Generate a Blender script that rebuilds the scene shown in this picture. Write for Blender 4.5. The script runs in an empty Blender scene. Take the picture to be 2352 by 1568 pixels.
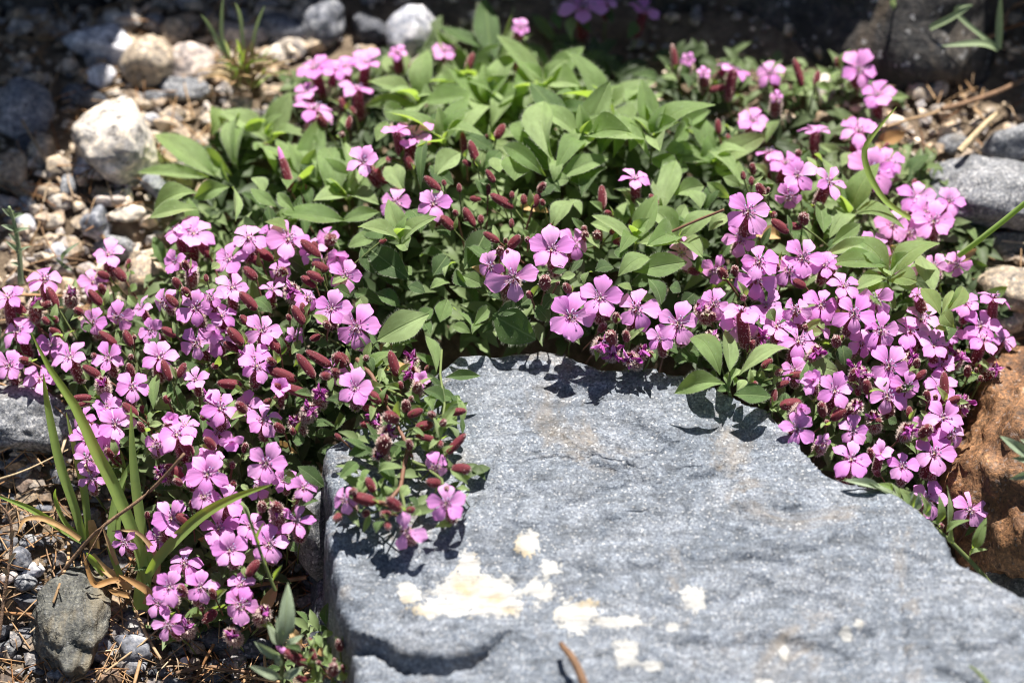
import bpy, bmesh, math, random
import numpy as np
from mathutils import Vector, Matrix, noise, Quaternion

random.seed(7)
rng = np.random.default_rng(7)
sc = bpy.context.scene
col = sc.collection

# ------------------------------------------------------------------ camera
PITCH = math.radians(50.0)
CAM = Vector((0.0, -0.511, 0.6157))
cam_d = bpy.data.cameras.new('camera')
cam = bpy.data.objects.new('camera', cam_d)
col.objects.link(cam)
cam.location = CAM
cam.rotation_euler = (math.radians(90) - PITCH, 0, 0)
cam_d.sensor_width = 36.0
cam_d.lens = 100.0
cam_d.clip_start = 0.02
cam_d.clip_end = 200.0
cam_d.dof.use_dof = True
cam_d.dof.focus_distance = 0.792
cam_d.dof.aperture_fstop = 6.6
sc.camera = cam

# ------------------------------------------------------------------ sky and sun
SUN_EL, SUN_AZ = math.radians(61), math.radians(11)      # azimuth measured from +Y towards +X
world = bpy.data.worlds.new('World')
sc.world = world
world.use_nodes = True
wn = world.node_tree.nodes
sky = wn.new('ShaderNodeTexSky')
sky.sky_type = 'NISHITA'
sky.sun_disc = False
sky.sun_elevation = SUN_EL
sky.sun_rotation = SUN_AZ
wn['Background'].inputs[1].default_value = 0.042
world.node_tree.links.new(sky.outputs[0], wn['Background'].inputs[0])
sun_d = bpy.data.lights.new('sun', 'SUN')
sun_d.energy = 5.0
sun_d.angle = math.radians(0.53)
sun_d.color = (1.0, 0.96, 0.90)
sun = bpy.data.objects.new('sun', sun_d)
col.objects.link(sun)
sdir = Vector((math.sin(SUN_AZ) * math.cos(SUN_EL), math.cos(SUN_AZ) * math.cos(SUN_EL), math.sin(SUN_EL)))
sun.rotation_euler = (-sdir).to_track_quat('-Z', 'Y').to_euler()
sun.location = sdir * 3
sc.view_settings.view_transform = 'Standard'
sc.view_settings.look = 'None'
sc.view_settings.exposure = 1.1
sc.view_settings.gamma = 1.0
sc.view_settings.use_curve_mapping = False
sc.cycles.use_denoising = True
sc.cycles.filter_width = 1.1
sc.cycles.max_bounces = 6
sc.cycles.transmission_bounces = 4
sc.cycles.sample_clamp_indirect = 4.0

# ------------------------------------------------------------------ survey helpers: picture coordinates (2352 wide) to metres
K = 0.36 / 2352.0
SP, CP = math.sin(PITCH), math.cos(PITCH)
RIGHT, UPV, FWD = Vector((1, 0, 0)), Vector((0, SP, CP)), Vector((0, CP, -SP))
def pt(px, py, d):
    return CAM + RIGHT * ((px - 1176) * d * K) + UPV * ((784 - py) * d * K) + FWD * d
def pt_z(px, py, z):
    r = RIGHT * ((px - 1176) * K) + UPV * ((784 - py) * K) + FWD
    return CAM + r * ((z - CAM.z) / r.z)
ZS = 1400 / 2352 * 2352 / 4096           # zoom pixel -> picture pixel
OFF = {1: (0, 0), 2: (1350, 0), 3: (2696, 0), 4: (0, 900), 5: (1350, 900), 6: (2696, 900), 7: (0, 1798), 8: (1350, 1798), 9: (2696, 1798)}
def zp(r, x, y):
    ox, oy = OFF[r]
    return ox * 2352 / 4096 + x * ZS, oy * 2352 / 4096 + y * ZS

def idw(ctrl, power=2.0, soft=60.0):
    A = np.array(ctrl, float)
    def f(x, y):
        r2 = (A[:, 0] - x) ** 2 + (A[:, 1] - y) ** 2 + soft * soft
        w = r2 ** (-power)
        return float((w * A[:, 2]).sum() / w.sum())
    return f
# distance of the plant canopy from the camera, metres
canopy_raw = idw([(0, 700, .81), (150, 800, .803), (250, 600, .818), (450, 520, .817), (650, 540, .81), (450, 700, .797), (770, 750, .79),
    (600, 970, .785), (250, 960, .79), (470, 1080, .78), (620, 1060, .78), (700, 1200, .774), (550, 1390, .772), (390, 1440, .774), (250, 1150, .79),
    (830, 900, .782), (940, 1000, .769), (1020, 1160, .757), (930, 1215, .752), (790, 1150, .758), (1060, 1030, .767),
    (1180, 640, .795), (850, 740, .80), (930, 745, .797), (1250, 300, .82), (900, 310, .826), (830, 370, .822), (1000, 470, .81), (1300, 130, .868), (1200, 430, .812),
    (1100, 180, .865), (1350, 200, .85), (750, 400, .838), (480, 350, .85), (730, 200, .885), (850, 200, .875), (1350, 10, .93), (1480, 20, .935), (1080, 60, .90), (930, 640, .80),
    (1720, 490, .80), (1455, 410, .814), (1900, 420, .816), (1740, 640, .795), (1850, 590, .80), (2000, 390, .848), (2130, 480, .836), (1960, 310, .862), (1730, 270, .868),
    (1980, 160, .895), (1770, 180, .895), (1680, 155, .90), (2240, 740, .806), (2100, 745, .80), (1950, 720, .795), (2040, 840, .79), (1920, 900, .785), (2150, 1040, .785),
    (2080, 1060, .784), (1950, 1050, .781), (1840, 980, .779), (2220, 1160, .787), (2130, 1130, .786), (1680, 870, .787), (2290, 750, .81), (1580, 560, .81),
    (1480, 700, .79), (1310, 720, .79), (1560, 740, .789), (1700, 750, .787), (720, 1500, .755), (1640, 320, .836), (1500, 300, .83)], 2.0, 45.0)

# ground height, world metres
GC = []
for px, py, z in [(300, 1500, -.050), (0, 1560, -.053), (600, 1560, -.052), (100, 1000, -.026), (0, 1200, -.036), (300, 1250, -.042), (500, 1350, -.045), (0, 600, -.012), (300, 400, -.006), (300, 100, -.005),
                  (0, 0, -.004), (700, 100, -.003), (1200, 20, .0), (1800, 50, .002), (2350, 0, .002), (2350, 300, -.004), (2350, 600, -.012), (2350, 900, -.03), (2350, 1300, -.046), (1200, 1100, -.05),
                  (1600, 1100, -.05), (1600, 1500, -.06), (2100, 1500, -.06), (1000, 1400, -.055), (760, 1200, -.046), (700, 900, -.032), (500, 700, -.027), (1200, 650, -.012), (1600, 700, -.013),
                  (1900, 800, -.018), (2050, 1050, -.036), (1300, 300, .0), (2000, 250, .0), (2000, 500, -.006), (800, 400, -.004), (250, 700, -.02), (720, 1450, -.055)]:
    p = pt_z(px, py, z)
    GC.append((p.x, p.y, z))
for a in range(16):
    t = a * math.pi / 8
    GC.append((.5 * math.cos(t), .5 * math.sin(t), (-.03 + .05 * math.sin(t))))
    GC.append((2.0 * math.cos(t), 2.0 * math.sin(t), (-.04 + .06 * math.sin(t))))
GA = np.array(GC)
def ground_np(X, Y):
    out = np.zeros(X.shape); W = np.zeros(X.shape)
    for gx, gy, gz in GA:
        w = ((X - gx) ** 2 + (Y - gy) ** 2 + .012 ** 2) ** -2.0
        out += w * gz; W += w
    return out / W
def gz(x, y):
    return float(ground_np(np.array([x]), np.array([y]))[0])
def gpt(px, py):
    z = -.02
    for _ in range(12):
        p = pt_z(px, py, z)
        z = z * .4 + gz(p.x, p.y) * .6
    return pt_z(px, py, z)

GX, GY = np.linspace(-120, 2480, 27), np.linspace(-120, 1680, 19)
GD = np.array([[(gpt(a, b) - CAM).dot(FWD) for a in GX] for b in GY])
def ground_depth(px, py):
    i = min(25, max(0, int((px + 120) / 100))); j = min(17, max(0, int((py + 120) / 100)))
    u = min(1, max(0, (px - GX[i]) / 100)); v = min(1, max(0, (py - GY[j]) / 100))
    return GD[j, i] * (1 - u) * (1 - v) + GD[j, i + 1] * u * (1 - v) + GD[j + 1, i] * (1 - u) * v + GD[j + 1, i + 1] * u * v
def canopy(px, py):
    return min(canopy_raw(px, py), ground_depth(px, py) - .017)

# ------------------------------------------------------------------ object helpers
def tag(o, label=None, cat=None, group=None, kind=None):
    if label: o['label'] = label
    if cat: o['category'] = cat
    if group: o['group'] = group
    if kind: o['kind'] = kind
    return o
def mesh(name, V, F, mats, smooth=True, fm=None):
    me = bpy.data.meshes.new(name)
    me.from_pydata([tuple(v) for v in V], [], [tuple(f) for f in F])
    for m in (mats if isinstance(mats, (list, tuple)) else [mats]):
        me.materials.append(m)
    if smooth:
        me.polygons.foreach_set('use_smooth', [True] * len(me.polygons))
    if fm is not None:
        me.polygons.foreach_set('material_index', fm)
    me.update()
    return me
WM = {}
def add(name, me, M=None, parent=None):
    o = bpy.data.objects.new(name, me)
    col.objects.link(o)
    M = M or Matrix.Identity(4)
    WM[o.name] = M
    if parent is not None:
        o.parent = parent
        o.matrix_basis = WM[parent.name].inverted() @ M
    else:
        o.matrix_basis = M
    return o
def empty(name, loc):
    o = add(name, None, Matrix.Translation(loc))
    o.empty_display_size = .01
    return o
def frame(x, y, z, o, s=(1, 1, 1)):
    M = Matrix.Identity(4)
    for i, (v, k) in enumerate(((x, s[0]), (y, s[1]), (z, s[2]))):
        M[0][i], M[1][i], M[2][i] = v.x * k, v.y * k, v.z * k
    M[0][3], M[1][3], M[2][3] = o
    return M

# ------------------------------------------------------------------ materials
def nm(name):
    m = bpy.data.materials.new(name)
    m.use_nodes = True
    nt = m.node_tree
    return m, nt, nt.nodes, nt.links, nt.nodes['Principled BSDF']
def ramp(n, stops):
    r = n.new('ShaderNodeValToRGB')
    e = r.color_ramp.elements
    while len(e) < len(stops): e.new(.5)
    for k, (p, c) in enumerate(stops):
        e[k].position = p
        e[k].color = (*c, 1) if len(c) == 3 else c
    return r
def G(v): return (v, v, v)
def tex_noise(n, l, vec, scale, detail=4, rough=.6, dist=0):
    t = n.new('ShaderNodeTexNoise')
    t.inputs['Scale'].default_value = scale
    t.inputs['Detail'].default_value = detail
    t.inputs['Roughness'].default_value = rough
    t.inputs['Distortion'].default_value = dist
    l.new(vec, t.inputs['Vector'])
    return t.outputs['Fac']
def mixc(n, l, fac, a, b, mode='MIX'):
    m = n.new('ShaderNodeMix')
    m.data_type = 'RGBA'
    m.blend_type = mode
    for sock, v in ((0, fac), (6, a), (7, b)):
        if hasattr(v, 'node'): l.new(v, m.inputs[sock])
        elif sock == 0: m.inputs[0].default_value = v
        else: m.inputs[sock].default_value = (*v, 1)
    return m.outputs[2]
def math_n(n, l, op, a, b=None):
    m = n.new('ShaderNodeMath')
    m.operation = op
    for i, v in ((0, a), (1, b)):
        if v is None: continue
        if hasattr(v, 'node'): l.new(v, m.inputs[i])
        else: m.inputs[i].default_value = v
    return m.outputs[0]

def rock_mat(name, dark, mid, light, stain=None, stain_amt=.5, grain=900., fleck=.5, lichen=False, bump=.5, rough=.75, island=None):
    """grainy stone: colour blotches, mineral grains, flecks, optional stain"""
    m, nt, n, l, b = nm(name)
    tc = n.new('ShaderNodeTexCoord')
    oi = n.new('ShaderNodeObjectInfo')
    ad = n.new('ShaderNodeVectorMath'); ad.operation = 'ADD'
    cx = n.new('ShaderNodeCombineXYZ')
    r7 = math_n(n, l, 'MULTIPLY', oi.outputs['Random'], 3.7)
    l.new(r7, cx.inputs[0]); l.new(r7, cx.inputs[1])
    l.new(tc.outputs['Object'], ad.inputs[0]); l.new(cx.outputs[0], ad.inputs[1])
    v = ad.outputs[0]
    blot = tex_noise(n, l, v, 55, 5, .62, .4)
    c = ramp(n, [(.30, dark), (.5, mid), (.72, light)])
    l.new(blot, c.inputs[0])
    cc = c.outputs[0]
    gr = tex_noise(n, l, v, grain, 3, .75)
    gcol = ramp(n, [(.32, (.22, .21, .21)), (.45, (.78, .78, .82)), (.55, (1.08, 1.02, .96)), (.68, (2.0, 1.9, 1.8))])
    l.new(gr, gcol.inputs[0])
    cc = mixc(n, l, 1.0, cc, gcol.outputs[0], 'MULTIPLY')
    med = tex_noise(n, l, v, grain * .22, 4, .7, .6)
    mcol = ramp(n, [(.36, G(.62)), (.55, G(1.0)), (.75, G(1.22))])
    l.new(med, mcol.inputs[0])
    cc = mixc(n, l, 1.0, cc, mcol.outputs[0], 'MULTIPLY')
    if stain:
        st = tex_noise(n, l, v, 28, 5, .7, .8)
        sr = ramp(n, [(.55, G(0)), (.68, G(stain_amt))])
        l.new(st, sr.inputs[0])
        cc = mixc(n, l, sr.outputs[0], cc, stain)
    vo = n.new('ShaderNodeTexVoronoi'); vo.inputs['Scale'].default_value = grain * 1.7
    l.new(v, vo.inputs['Vector'])
    sep = n.new('ShaderNodeSeparateColor'); l.new(vo.outputs['Color'], sep.inputs[0])
    fl = ramp(n, [(.945, G(0)), (.965, G(fleck))]); l.new(sep.outputs[0], fl.inputs[0])
    cc = mixc(n, l, fl.outputs[0], cc, (.56, .55, .54))  # pale quartz and mica grains, with mica glint put into the colour
    fd = ramp(n, [(.86, G(0)), (.91, G(fleck))]); l.new(sep.outputs[1], fd.inputs[0])
    cc = mixc(n, l, fd.outputs[0], cc, tuple(k * .35 for k in dark))
    hgt = math_n(n, l, 'ADD', math_n(n, l, 'MULTIPLY', med, 1.0), math_n(n, l, 'MULTIPLY', gr, .45))
    if lichen:
        at = n.new('ShaderNodeAttribute'); at.attribute_name = 'lichen'
        ln = math_n(n, l, 'ADD', math_n(n, l, 'MULTIPLY', tex_noise(n, l, v, 130, 4, .7, .9), .62), math_n(n, l, 'MULTIPLY', tex_noise(n, l, v, 620, 4, .7), .38))
        lv = math_n(n, l, 'ADD', at.outputs['Fac'], math_n(n, l, 'MULTIPLY', math_n(n, l, 'SUBTRACT', ln, .5), 2.4))
        lr = ramp(n, [(.47, G(0)), (.53, G(.85))]); l.new(lv, lr.inputs[0])
        tint = ramp(n, [(.34, (.42, .34, .21)), (.47, (.43, .42, .395))])
        l.new(tex_noise(n, l, v, 75, 3, .6), tint.inputs[0])
        cc = mixc(n, l, lr.outputs[0], cc, tint.outputs[0])
        ms = n.new('ShaderNodeMapping'); ms.inputs['Scale'].default_value = (70, 420, 200); ms.inputs['Rotation'].default_value = (0, 0, -.45); l.new(v, ms.inputs['Vector'])
        sk = tex_noise(n, l, ms.outputs[0], 1.0, 5, .7, .3)
        skr = ramp(n, [(.36, G(.70)), (.52, G(1)), (.68, G(1.24))]); l.new(sk, skr.inputs[0])
        cc = mixc(n, l, 1.0, cc, skr.outputs[0], 'MULTIPLY')
        hgt = math_n(n, l, 'ADD', hgt, math_n(n, l, 'MULTIPLY', sk, .9))
        # narrow cracks along the bedding
        vc = n.new('ShaderNodeTexVoronoi'); vc.feature = 'DISTANCE_TO_EDGE'; vc.inputs['Scale'].default_value = 16
        mp = n.new('ShaderNodeMapping'); mp.inputs['Scale'].default_value = (.55, 1.6, 1.0); mp.inputs['Rotation'].default_value = (0, 0, .35)
        wr = n.new('ShaderNodeVectorMath'); wr.operation = 'MULTIPLY_ADD'
        wt = n.new('ShaderNodeTexNoise'); wt.inputs['Scale'].default_value = 45; wt.inputs['Detail'].default_value = 5
        l.new(v, wt.inputs['Vector']); l.new(wt.outputs['Color'], wr.inputs[0]); wr.inputs[1].default_value = (.03, .03, .03)
        l.new(v, mp.inputs['Vector']); l.new(mp.outputs[0], wr.inputs[2]); l.new(wr.outputs[0], vc.inputs['Vector'])
        cm = ramp(n, [(.56, G(0)), (.66, G(.7))]); l.new(tex_noise(n, l, v, 30, 3, .6), cm.inputs[0])
        ck = ramp(n, [(.0, G(1)), (.016, G(0))]); l.new(vc.outputs['Distance'], ck.inputs[0])
        ckm = math_n(n, l, 'MULTIPLY', ck.outputs[0], cm.outputs[0])
        hgt = math_n(n, l, 'SUBTRACT', hgt, math_n(n, l, 'MULTIPLY', ckm, 1.8))
        hgt = math_n(n, l, 'ADD', hgt, math_n(n, l, 'MULTIPLY', lr.outputs[0], .25))
    if island:
        gi = n.new('ShaderNodeNewGeometry')
        ir = ramp(n, island); l.new(gi.outputs['Random Per Island'], ir.inputs[0])
        cc = mixc(n, l, 1.0, cc, ir.outputs[0], 'MULTIPLY')
    else:
        orr = ramp(n, [(0, G(.85)), (1, G(1.12))]); l.new(oi.outputs['Random'], orr.inputs[0])
        cc = mixc(n, l, 1.0, cc, orr.outputs[0], 'MULTIPLY')
    l.new(cc, b.inputs['Base Color'])
    rr = ramp(n, [(.3, G(rough - .18)), (.7, G(rough + .1))]); l.new(gr, rr.inputs[0])
    l.new(rr.outputs[0], b.inputs['Roughness'])
    bp = n.new('ShaderNodeBump'); bp.inputs['Strength'].default_value = bump; bp.inputs['Distance'].default_value = .0009
    l.new(hgt, bp.inputs['Height']); l.new(bp.outputs[0], b.inputs['Normal'])
    b.inputs['Specular IOR Level'].default_value = .35
    return m

M_SLAB = rock_mat('blue_grey_schist', (.110, .135, .170), (.163, .190, .228), (.228, .254, .292), (.26, .20, .13), .55, 1250, .5, lichen=True, bump=.6, rough=.62)
M_GREY = rock_mat('grey_stone', (.15, .16, .17), (.22, .232, .25), (.32, .328, .345), (.28, .23, .16), .4, 1000, .6, bump=.6)
M_OLIVE = rock_mat('olive_stone', (.06, .064, .058), (.115, .118, .105), (.19, .188, .165), (.24, .19, .11), .7, 1100, .15, bump=.9)
M_OCHRE = rock_mat('ochre_stone', (.07, .035, .018), (.20, .105, .05), (.33, .20, .11), (.10, .05, .03), .6, 700, .12, bump=1.0)
M_WHITE = rock_mat('cream_stone', (.52, .46, .38), (.60, .55, .48), (.66, .63, .58), (.48, .37, .26), .35, 260, .12, bump=.3)
M_QUARTZ = rock_mat('bluish_white_stone', (.44, .46, .51), (.53, .54, .58), (.60, .61, .64), None, 0, 260, .1, bump=.2)
M_TAN = rock_mat('tan_stone', (.31, .245, .17), (.43, .36, .275), (.54, .48, .395), (.26, .16, .09), .5, 480, .35, bump=.6)
M_DARK = rock_mat('dark_stone', (.045, .05, .062), (.085, .092, .11), (.15, .16, .18), (.12, .10, .08), .3, 900, .35, bump=.7)
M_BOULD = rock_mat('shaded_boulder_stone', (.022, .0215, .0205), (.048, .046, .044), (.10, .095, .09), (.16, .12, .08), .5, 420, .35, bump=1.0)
M_PINK = rock_mat('pinkish_stone', (.35, .285, .25), (.44, .38, .34), (.53, .47, .43), (.34, .23, .16), .4, 400, .3, bump=.5)
M_BLUE = rock_mat('slate_blue_stone', (.13, .142, .17), (.21, .224, .255), (.33, .343, .37), None, 0, 500, .3, bump=.4)
M_GRAVEL = rock_mat('gravel_stone', (.44, .40, .35), (.56, .515, .455), (.67, .635, .58), None, 0, 420, .3, bump=.5,
                    island=[(0, (.46, .46, .50)), (.22, (.74, .73, .75)), (.42, (.98, .88, .74)), (.6, (.66, .53, .40)), (.78, (1.2, 1.14, 1.06)), (1, (.80, .70, .56))])
M_GRITD = rock_mat('dark_grit', (.2, .2, .2), (.3, .3, .3), (.45, .45, .45), None, 0, 700, .3, bump=.5,
                   island=[(0, (.32, .34, .38)), (.35, (.7, .72, .78)), (.6, (.8, .62, .42)), (.8, (.45, .3, .2)), (1, (1.2, 1.2, 1.2))])

def ground_mat():
    m, nt, n, l, b = nm('soil')
    tc = n.new('ShaderNodeTexCoord'); v = tc.outputs['Object']
    c = ramp(n, [(.3, (.07, .048, .03)), (.5, (.20, .145, .095)), (.68, (.36, .28, .19)), (.8, (.46, .39, .31))])
    l.new(tex_noise(n, l, v, 160, 8, .75, .5), c.inputs[0])
    l.new(c.outputs[0], b.inputs['Base Color'])
    b.inputs['Roughness'].default_value = .95
    bp = n.new('ShaderNodeBump'); bp.inputs['Strength'].default_value = 1; bp.inputs['Distance'].default_value = .002
    l.new(tex_noise(n, l, v, 420, 6, .75), bp.inputs['Height']); l.new(bp.outputs[0], b.inputs['Normal'])
    return m
M_SOIL = ground_mat()

def leaf_mat(name, ca, cb, tr, tfac=.38, hairy=.35):
    m, nt, n, l, b = nm(name)
    tc = n.new('ShaderNodeTexCoord')
    sx = n.new('ShaderNodeSeparateXYZ'); l.new(tc.outputs['Object'], sx.inputs[0])
    oi = n.new('ShaderNodeObjectInfo')
    gi = n.new('ShaderNodeNewGeometry')
    ax = math_n(n, l, 'ABSOLUTE', sx.outputs[0])
    # side veins sweep forward from the midrib
    ph = math_n(n, l, 'SUBTRACT', math_n(n, l, 'MULTIPLY', sx.outputs[1], 44.0), math_n(n, l, 'MULTIPLY', ax, 40.0))
    sn = math_n(n, l, 'POWER', math_n(n, l, 'ABSOLUTE', math_n(n, l, 'SINE', ph)), 8.0)
    mid = ramp(n, [(0, G(1)), (.035, G(0))]); l.new(ax, mid.inputs[0])
    base = mixc(n, l, oi.outputs['Random'], ca, cb)
    mp = n.new('ShaderNodeMapping'); mp.inputs['Scale'].default_value = (60, 170, 60); l.new(tc.outputs['Object'], mp.inputs['Vector'])
    fz = tex_noise(n, l, mp.outputs[0], 1.0, 3, .7)
    fr = ramp(n, [(.55, G(0)), (.72, G(hairy))]); l.new(fz, fr.inputs[0])
    bl = tex_noise(n, l, tc.outputs['Object'], 5.0, 3, .6)
    br = ramp(n, [(.3, G(.72)), (.7, G(1.18))]); l.new(bl, br.inputs[0])
    base = mixc(n, l, 1.0, base, br.outputs[0], 'MULTIPLY')
    base = mixc(n, l, fr.outputs[0], base, (.43, .54, .28))
    base = mixc(n, l, math_n(n, l, 'MULTIPLY', sn, .05), base, (.10, .15, .05))
    base = mixc(n, l, math_n(n, l, 'MULTIPLY', mid.outputs[0], .45), base, (.34, .44, .18))
    base = mixc(n, l, math_n(n, l, 'MULTIPLY', gi.outputs['Backfacing'], .35), base, (.30, .40, .20))
    l.new(base, b.inputs['Base Color'])
    b.inputs['Roughness'].default_value = .55
    b.inputs['Specular IOR Level'].default_value = .28
    b.inputs['Sheen Weight'].default_value = .15
    b.inputs['Sheen Roughness'].default_value = .5
    hb = math_n(n, l, 'ADD', math_n(n, l, 'MULTIPLY', fz, .5), math_n(n, l, 'SUBTRACT', math_n(n, l, 'MULTIPLY', sn, -.08), math_n(n, l, 'MULTIPLY', mid.outputs[0], 1.0)))
    bp = n.new('ShaderNodeBump'); bp.inputs['Strength'].default_value = .45; bp.inputs['Distance'].default_value = .0006
    l.new(hb, bp.inputs['Height']); l.new(bp.outputs[0], b.inputs['Normal'])
    t = n.new('ShaderNodeBsdfTranslucent')
    l.new(mixc(n, l, .35, tr, base), t.inputs['Color'])
    mx = n.new('ShaderNodeMixShader'); mx.inputs[0].default_value = tfac
    l.new(b.outputs[0], mx.inputs[1]); l.new(t.outputs[0], mx.inputs[2])
    l.new(mx.outputs[0], n['Material Output'].inputs['Surface'])
    return m
M_LEAF = leaf_mat('soft_hairy_leaf', (.14, .225, .07), (.33, .43, .19), (.56, .80, .05), .45, .62)
M_LEAFD = leaf_mat('deep_green_leaf', (.045, .085, .025), (.085, .15, .042), (.24, .44, .02), .34, .3)
M_LOW = leaf_mat('gap_shade_leaf', (.03, .05, .018), (.055, .085, .03), (.12, .22, .02), .25, .1)  # leaf colour darkened to put gap shade into the under-foliage
M_GLAU = leaf_mat('grey_green_leaf', (.24, .31, .20), (.30, .36, .24), (.30, .42, .12), .25, .4)
M_GRASS = leaf_mat('grass_blade', (.22, .36, .055), (.32, .47, .08), (.50, .72, .03), .42, .05)

def simple(name, c, rough=.6, tr=None, tf=.3, var=None, spec=.3, bump=0, bscale=900):
    m, nt, n, l, b = nm(name)
    tc = n.new('ShaderNodeTexCoord')
    if var:
        gi = n.new('ShaderNodeNewGeometry'); oi = n.new('ShaderNodeObjectInfo')
        f = math_n(n, l, 'FRACT', math_n(n, l, 'ADD', gi.outputs['Random Per Island'], oi.outputs['Random']))
        r = ramp(n, var); l.new(f, r.inputs[0]); cc = r.outputs[0]
        nz = ramp(n, [(.35, G(.7)), (.65, G(1.15))]); l.new(tex_noise(n, l, tc.outputs['Object'], 300, 3, .6), nz.inputs[0])
        cc = mixc(n, l, 1.0, cc, nz.outputs[0], 'MULTIPLY')
    else:
        nz = ramp(n, [(.35, tuple(k * .75 for k in c)), (.65, tuple(min(1, k * 1.2) for k in c))])
        l.new(tex_noise(n, l, tc.outputs['Object'], 3.0, 3, .6), nz.inputs[0]); cc = nz.outputs[0]
    l.new(cc, b.inputs['Base Color'])
    b.inputs['Roughness'].default_value = rough
    b.inputs['Specular IOR Level'].default_value = spec
    if bump:
        bp = n.new('ShaderNodeBump'); bp.inputs['Strength'].default_value = bump; bp.inputs['Distance'].default_value = .0005
        l.new(tex_noise(n, l, tc.outputs['Object'], bscale, 3, .6), bp.inputs['Height']); l.new(bp.outputs[0], b.inputs['Normal'])
    if tr:
        t = n.new('ShaderNodeBsdfTranslucent'); t.inputs['Color'].default_value = (*tr, 1)
        mx = n.new('ShaderNodeMixShader'); mx.inputs[0].default_value = tf
        l.new(b.outputs[0], mx.inputs[1]); l.new(t.outputs[0], mx.inputs[2])
        l.new(mx.outputs[0], n['Material Output'].inputs['Surface'])
    return m

def petal_mat(name, tipc, basec, tr, tf=.4):
    m, nt, n, l, b = nm(name)
    tc = n.new('ShaderNodeTexCoord'); oi = n.new('ShaderNodeObjectInfo')
    sx = n.new('ShaderNodeSeparateXYZ'); l.new(tc.outputs['Object'], sx.inputs[0])
    g = ramp(n, [(.12, basec), (.45, tipc), (.95, tuple(min(1, k * 1.07) for k in tipc))]); l.new(sx.outputs[1], g.inputs[0])
    # fine veins fan out from the claw
    dv = math_n(n, l, 'DIVIDE', sx.outputs[0], math_n(n, l, 'ADD', math_n(n, l, 'MULTIPLY', sx.outputs[1], .8), .12))
    vw = math_n(n, l, 'POWER', math_n(n, l, 'ABSOLUTE', math_n(n, l, 'SINE', math_n(n, l, 'MULTIPLY', dv, 26.0))), 6.0)
    cc = mixc(n, l, math_n(n, l, 'MULTIPLY', vw, .08), g.outputs[0], tuple(k * .72 for k in basec))
    orr = ramp(n, [(0, (.86, .74, .92)), (.5, G(1)), (1, (1.06, 1.25, 1.08))]); l.new(oi.outputs['Random'], orr.inputs[0])
    cc = mixc(n, l, 1.0, cc, orr.outputs[0], 'MULTIPLY')
    l.new(cc, b.inputs['Base Color'])
    b.inputs['Roughness'].default_value = .5
    b.inputs['Specular IOR Level'].default_value = .25
    b.inputs['Sheen Weight'].default_value = .2
    bp = n.new('ShaderNodeBump'); bp.inputs['Strength'].default_value = .10; bp.inputs['Distance'].default_value = .0003
    l.new(vw, bp.inputs['Height']); l.new(bp.outputs[0], b.inputs['Normal'])
    t = n.new('ShaderNodeBsdfTranslucent')
    l.new(mixc(n, l, .5, tr, cc), t.inputs['Color'])
    mx = n.new('ShaderNodeMixShader'); mx.inputs[0].default_value = tf
    l.new(b.outputs[0], mx.inputs[1]); l.new(t.outputs[0], mx.inputs[2])
    l.new(mx.outputs[0], n['Material Output'].inputs['Surface'])
    return m
M_PETAL = petal_mat('pink_petal', (.90, .39, .82), (.90, .34, .74), (.95, .36, .84), .46)
M_WILT = petal_mat('wilted_petal', (.50, .10, .42), (.36, .06, .25), (.55, .10, .45), .4)
M_CALYX = simple('dark_red_calyx', (.155, .020, .030), .62, (.26, .03, .03), .12, bump=.4, bscale=14)
_b = M_CALYX.node_tree.nodes['Principled BSDF']
_b.inputs['Sheen Weight'].default_value = .8; _b.inputs['Sheen Roughness'].default_value = .35; _b.inputs['Sheen Tint'].default_value = (1, .72, .66, 1)
M_HAIR = simple('pale_hair', (.78, .64, .58), .4, (.9, .75, .68), .5)
M_LHAIR = simple('leaf_hair', (.62, .68, .50), .5, (.8, .85, .6), .5)
M_THROAT = simple('flower_throat', (.42, .30, .22), .7)
M_SCALE = simple('corona_scale', (.84, .62, .80), .5, (.8, .6, .8), .3)
M_ANTH = simple('blue_grey_anther', (.30, .26, .45), .6)
M_STEM = simple('green_stem', (.16, .20, .07), .6, (.2, .3, .05), .2)
M_STEMR = simple('reddish_stem', (.17, .085, .055), .6)
M_STRAW = simple('dry_straw', (.45, .33, .18), .7, var=[(0, (.40, .27, .13)), (.5, (.52, .40, .24)), (1, (.30, .18, .09))], bump=.5)
M_TWIG = simple('brown_twig', (.2, .12, .07), .75, var=[(0, (.16, .09, .05)), (.5, (.24, .145, .085)), (1, (.20, .13, .09))], bump=.8)
M_NEEDLE = simple('fallen_needle', (.3, .15, .06), .6, var=[(0, (.20, .085, .03)), (.3, (.33, .18, .08)), (.6, (.42, .27, .14)), (.8, (.30, .18, .10)), (1, (.52, .40, .26))])
M_DRY = simple('dry_leaf_sheath', (.5, .32, .14), .6, (.6, .35, .12), .3, var=[(0, (.50, .27, .10)), (.5, (.60, .40, .19)), (1, (.42, .30, .16))])
M_BLACK = simple('black_shell', (.01, .01, .012), .25)

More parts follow.
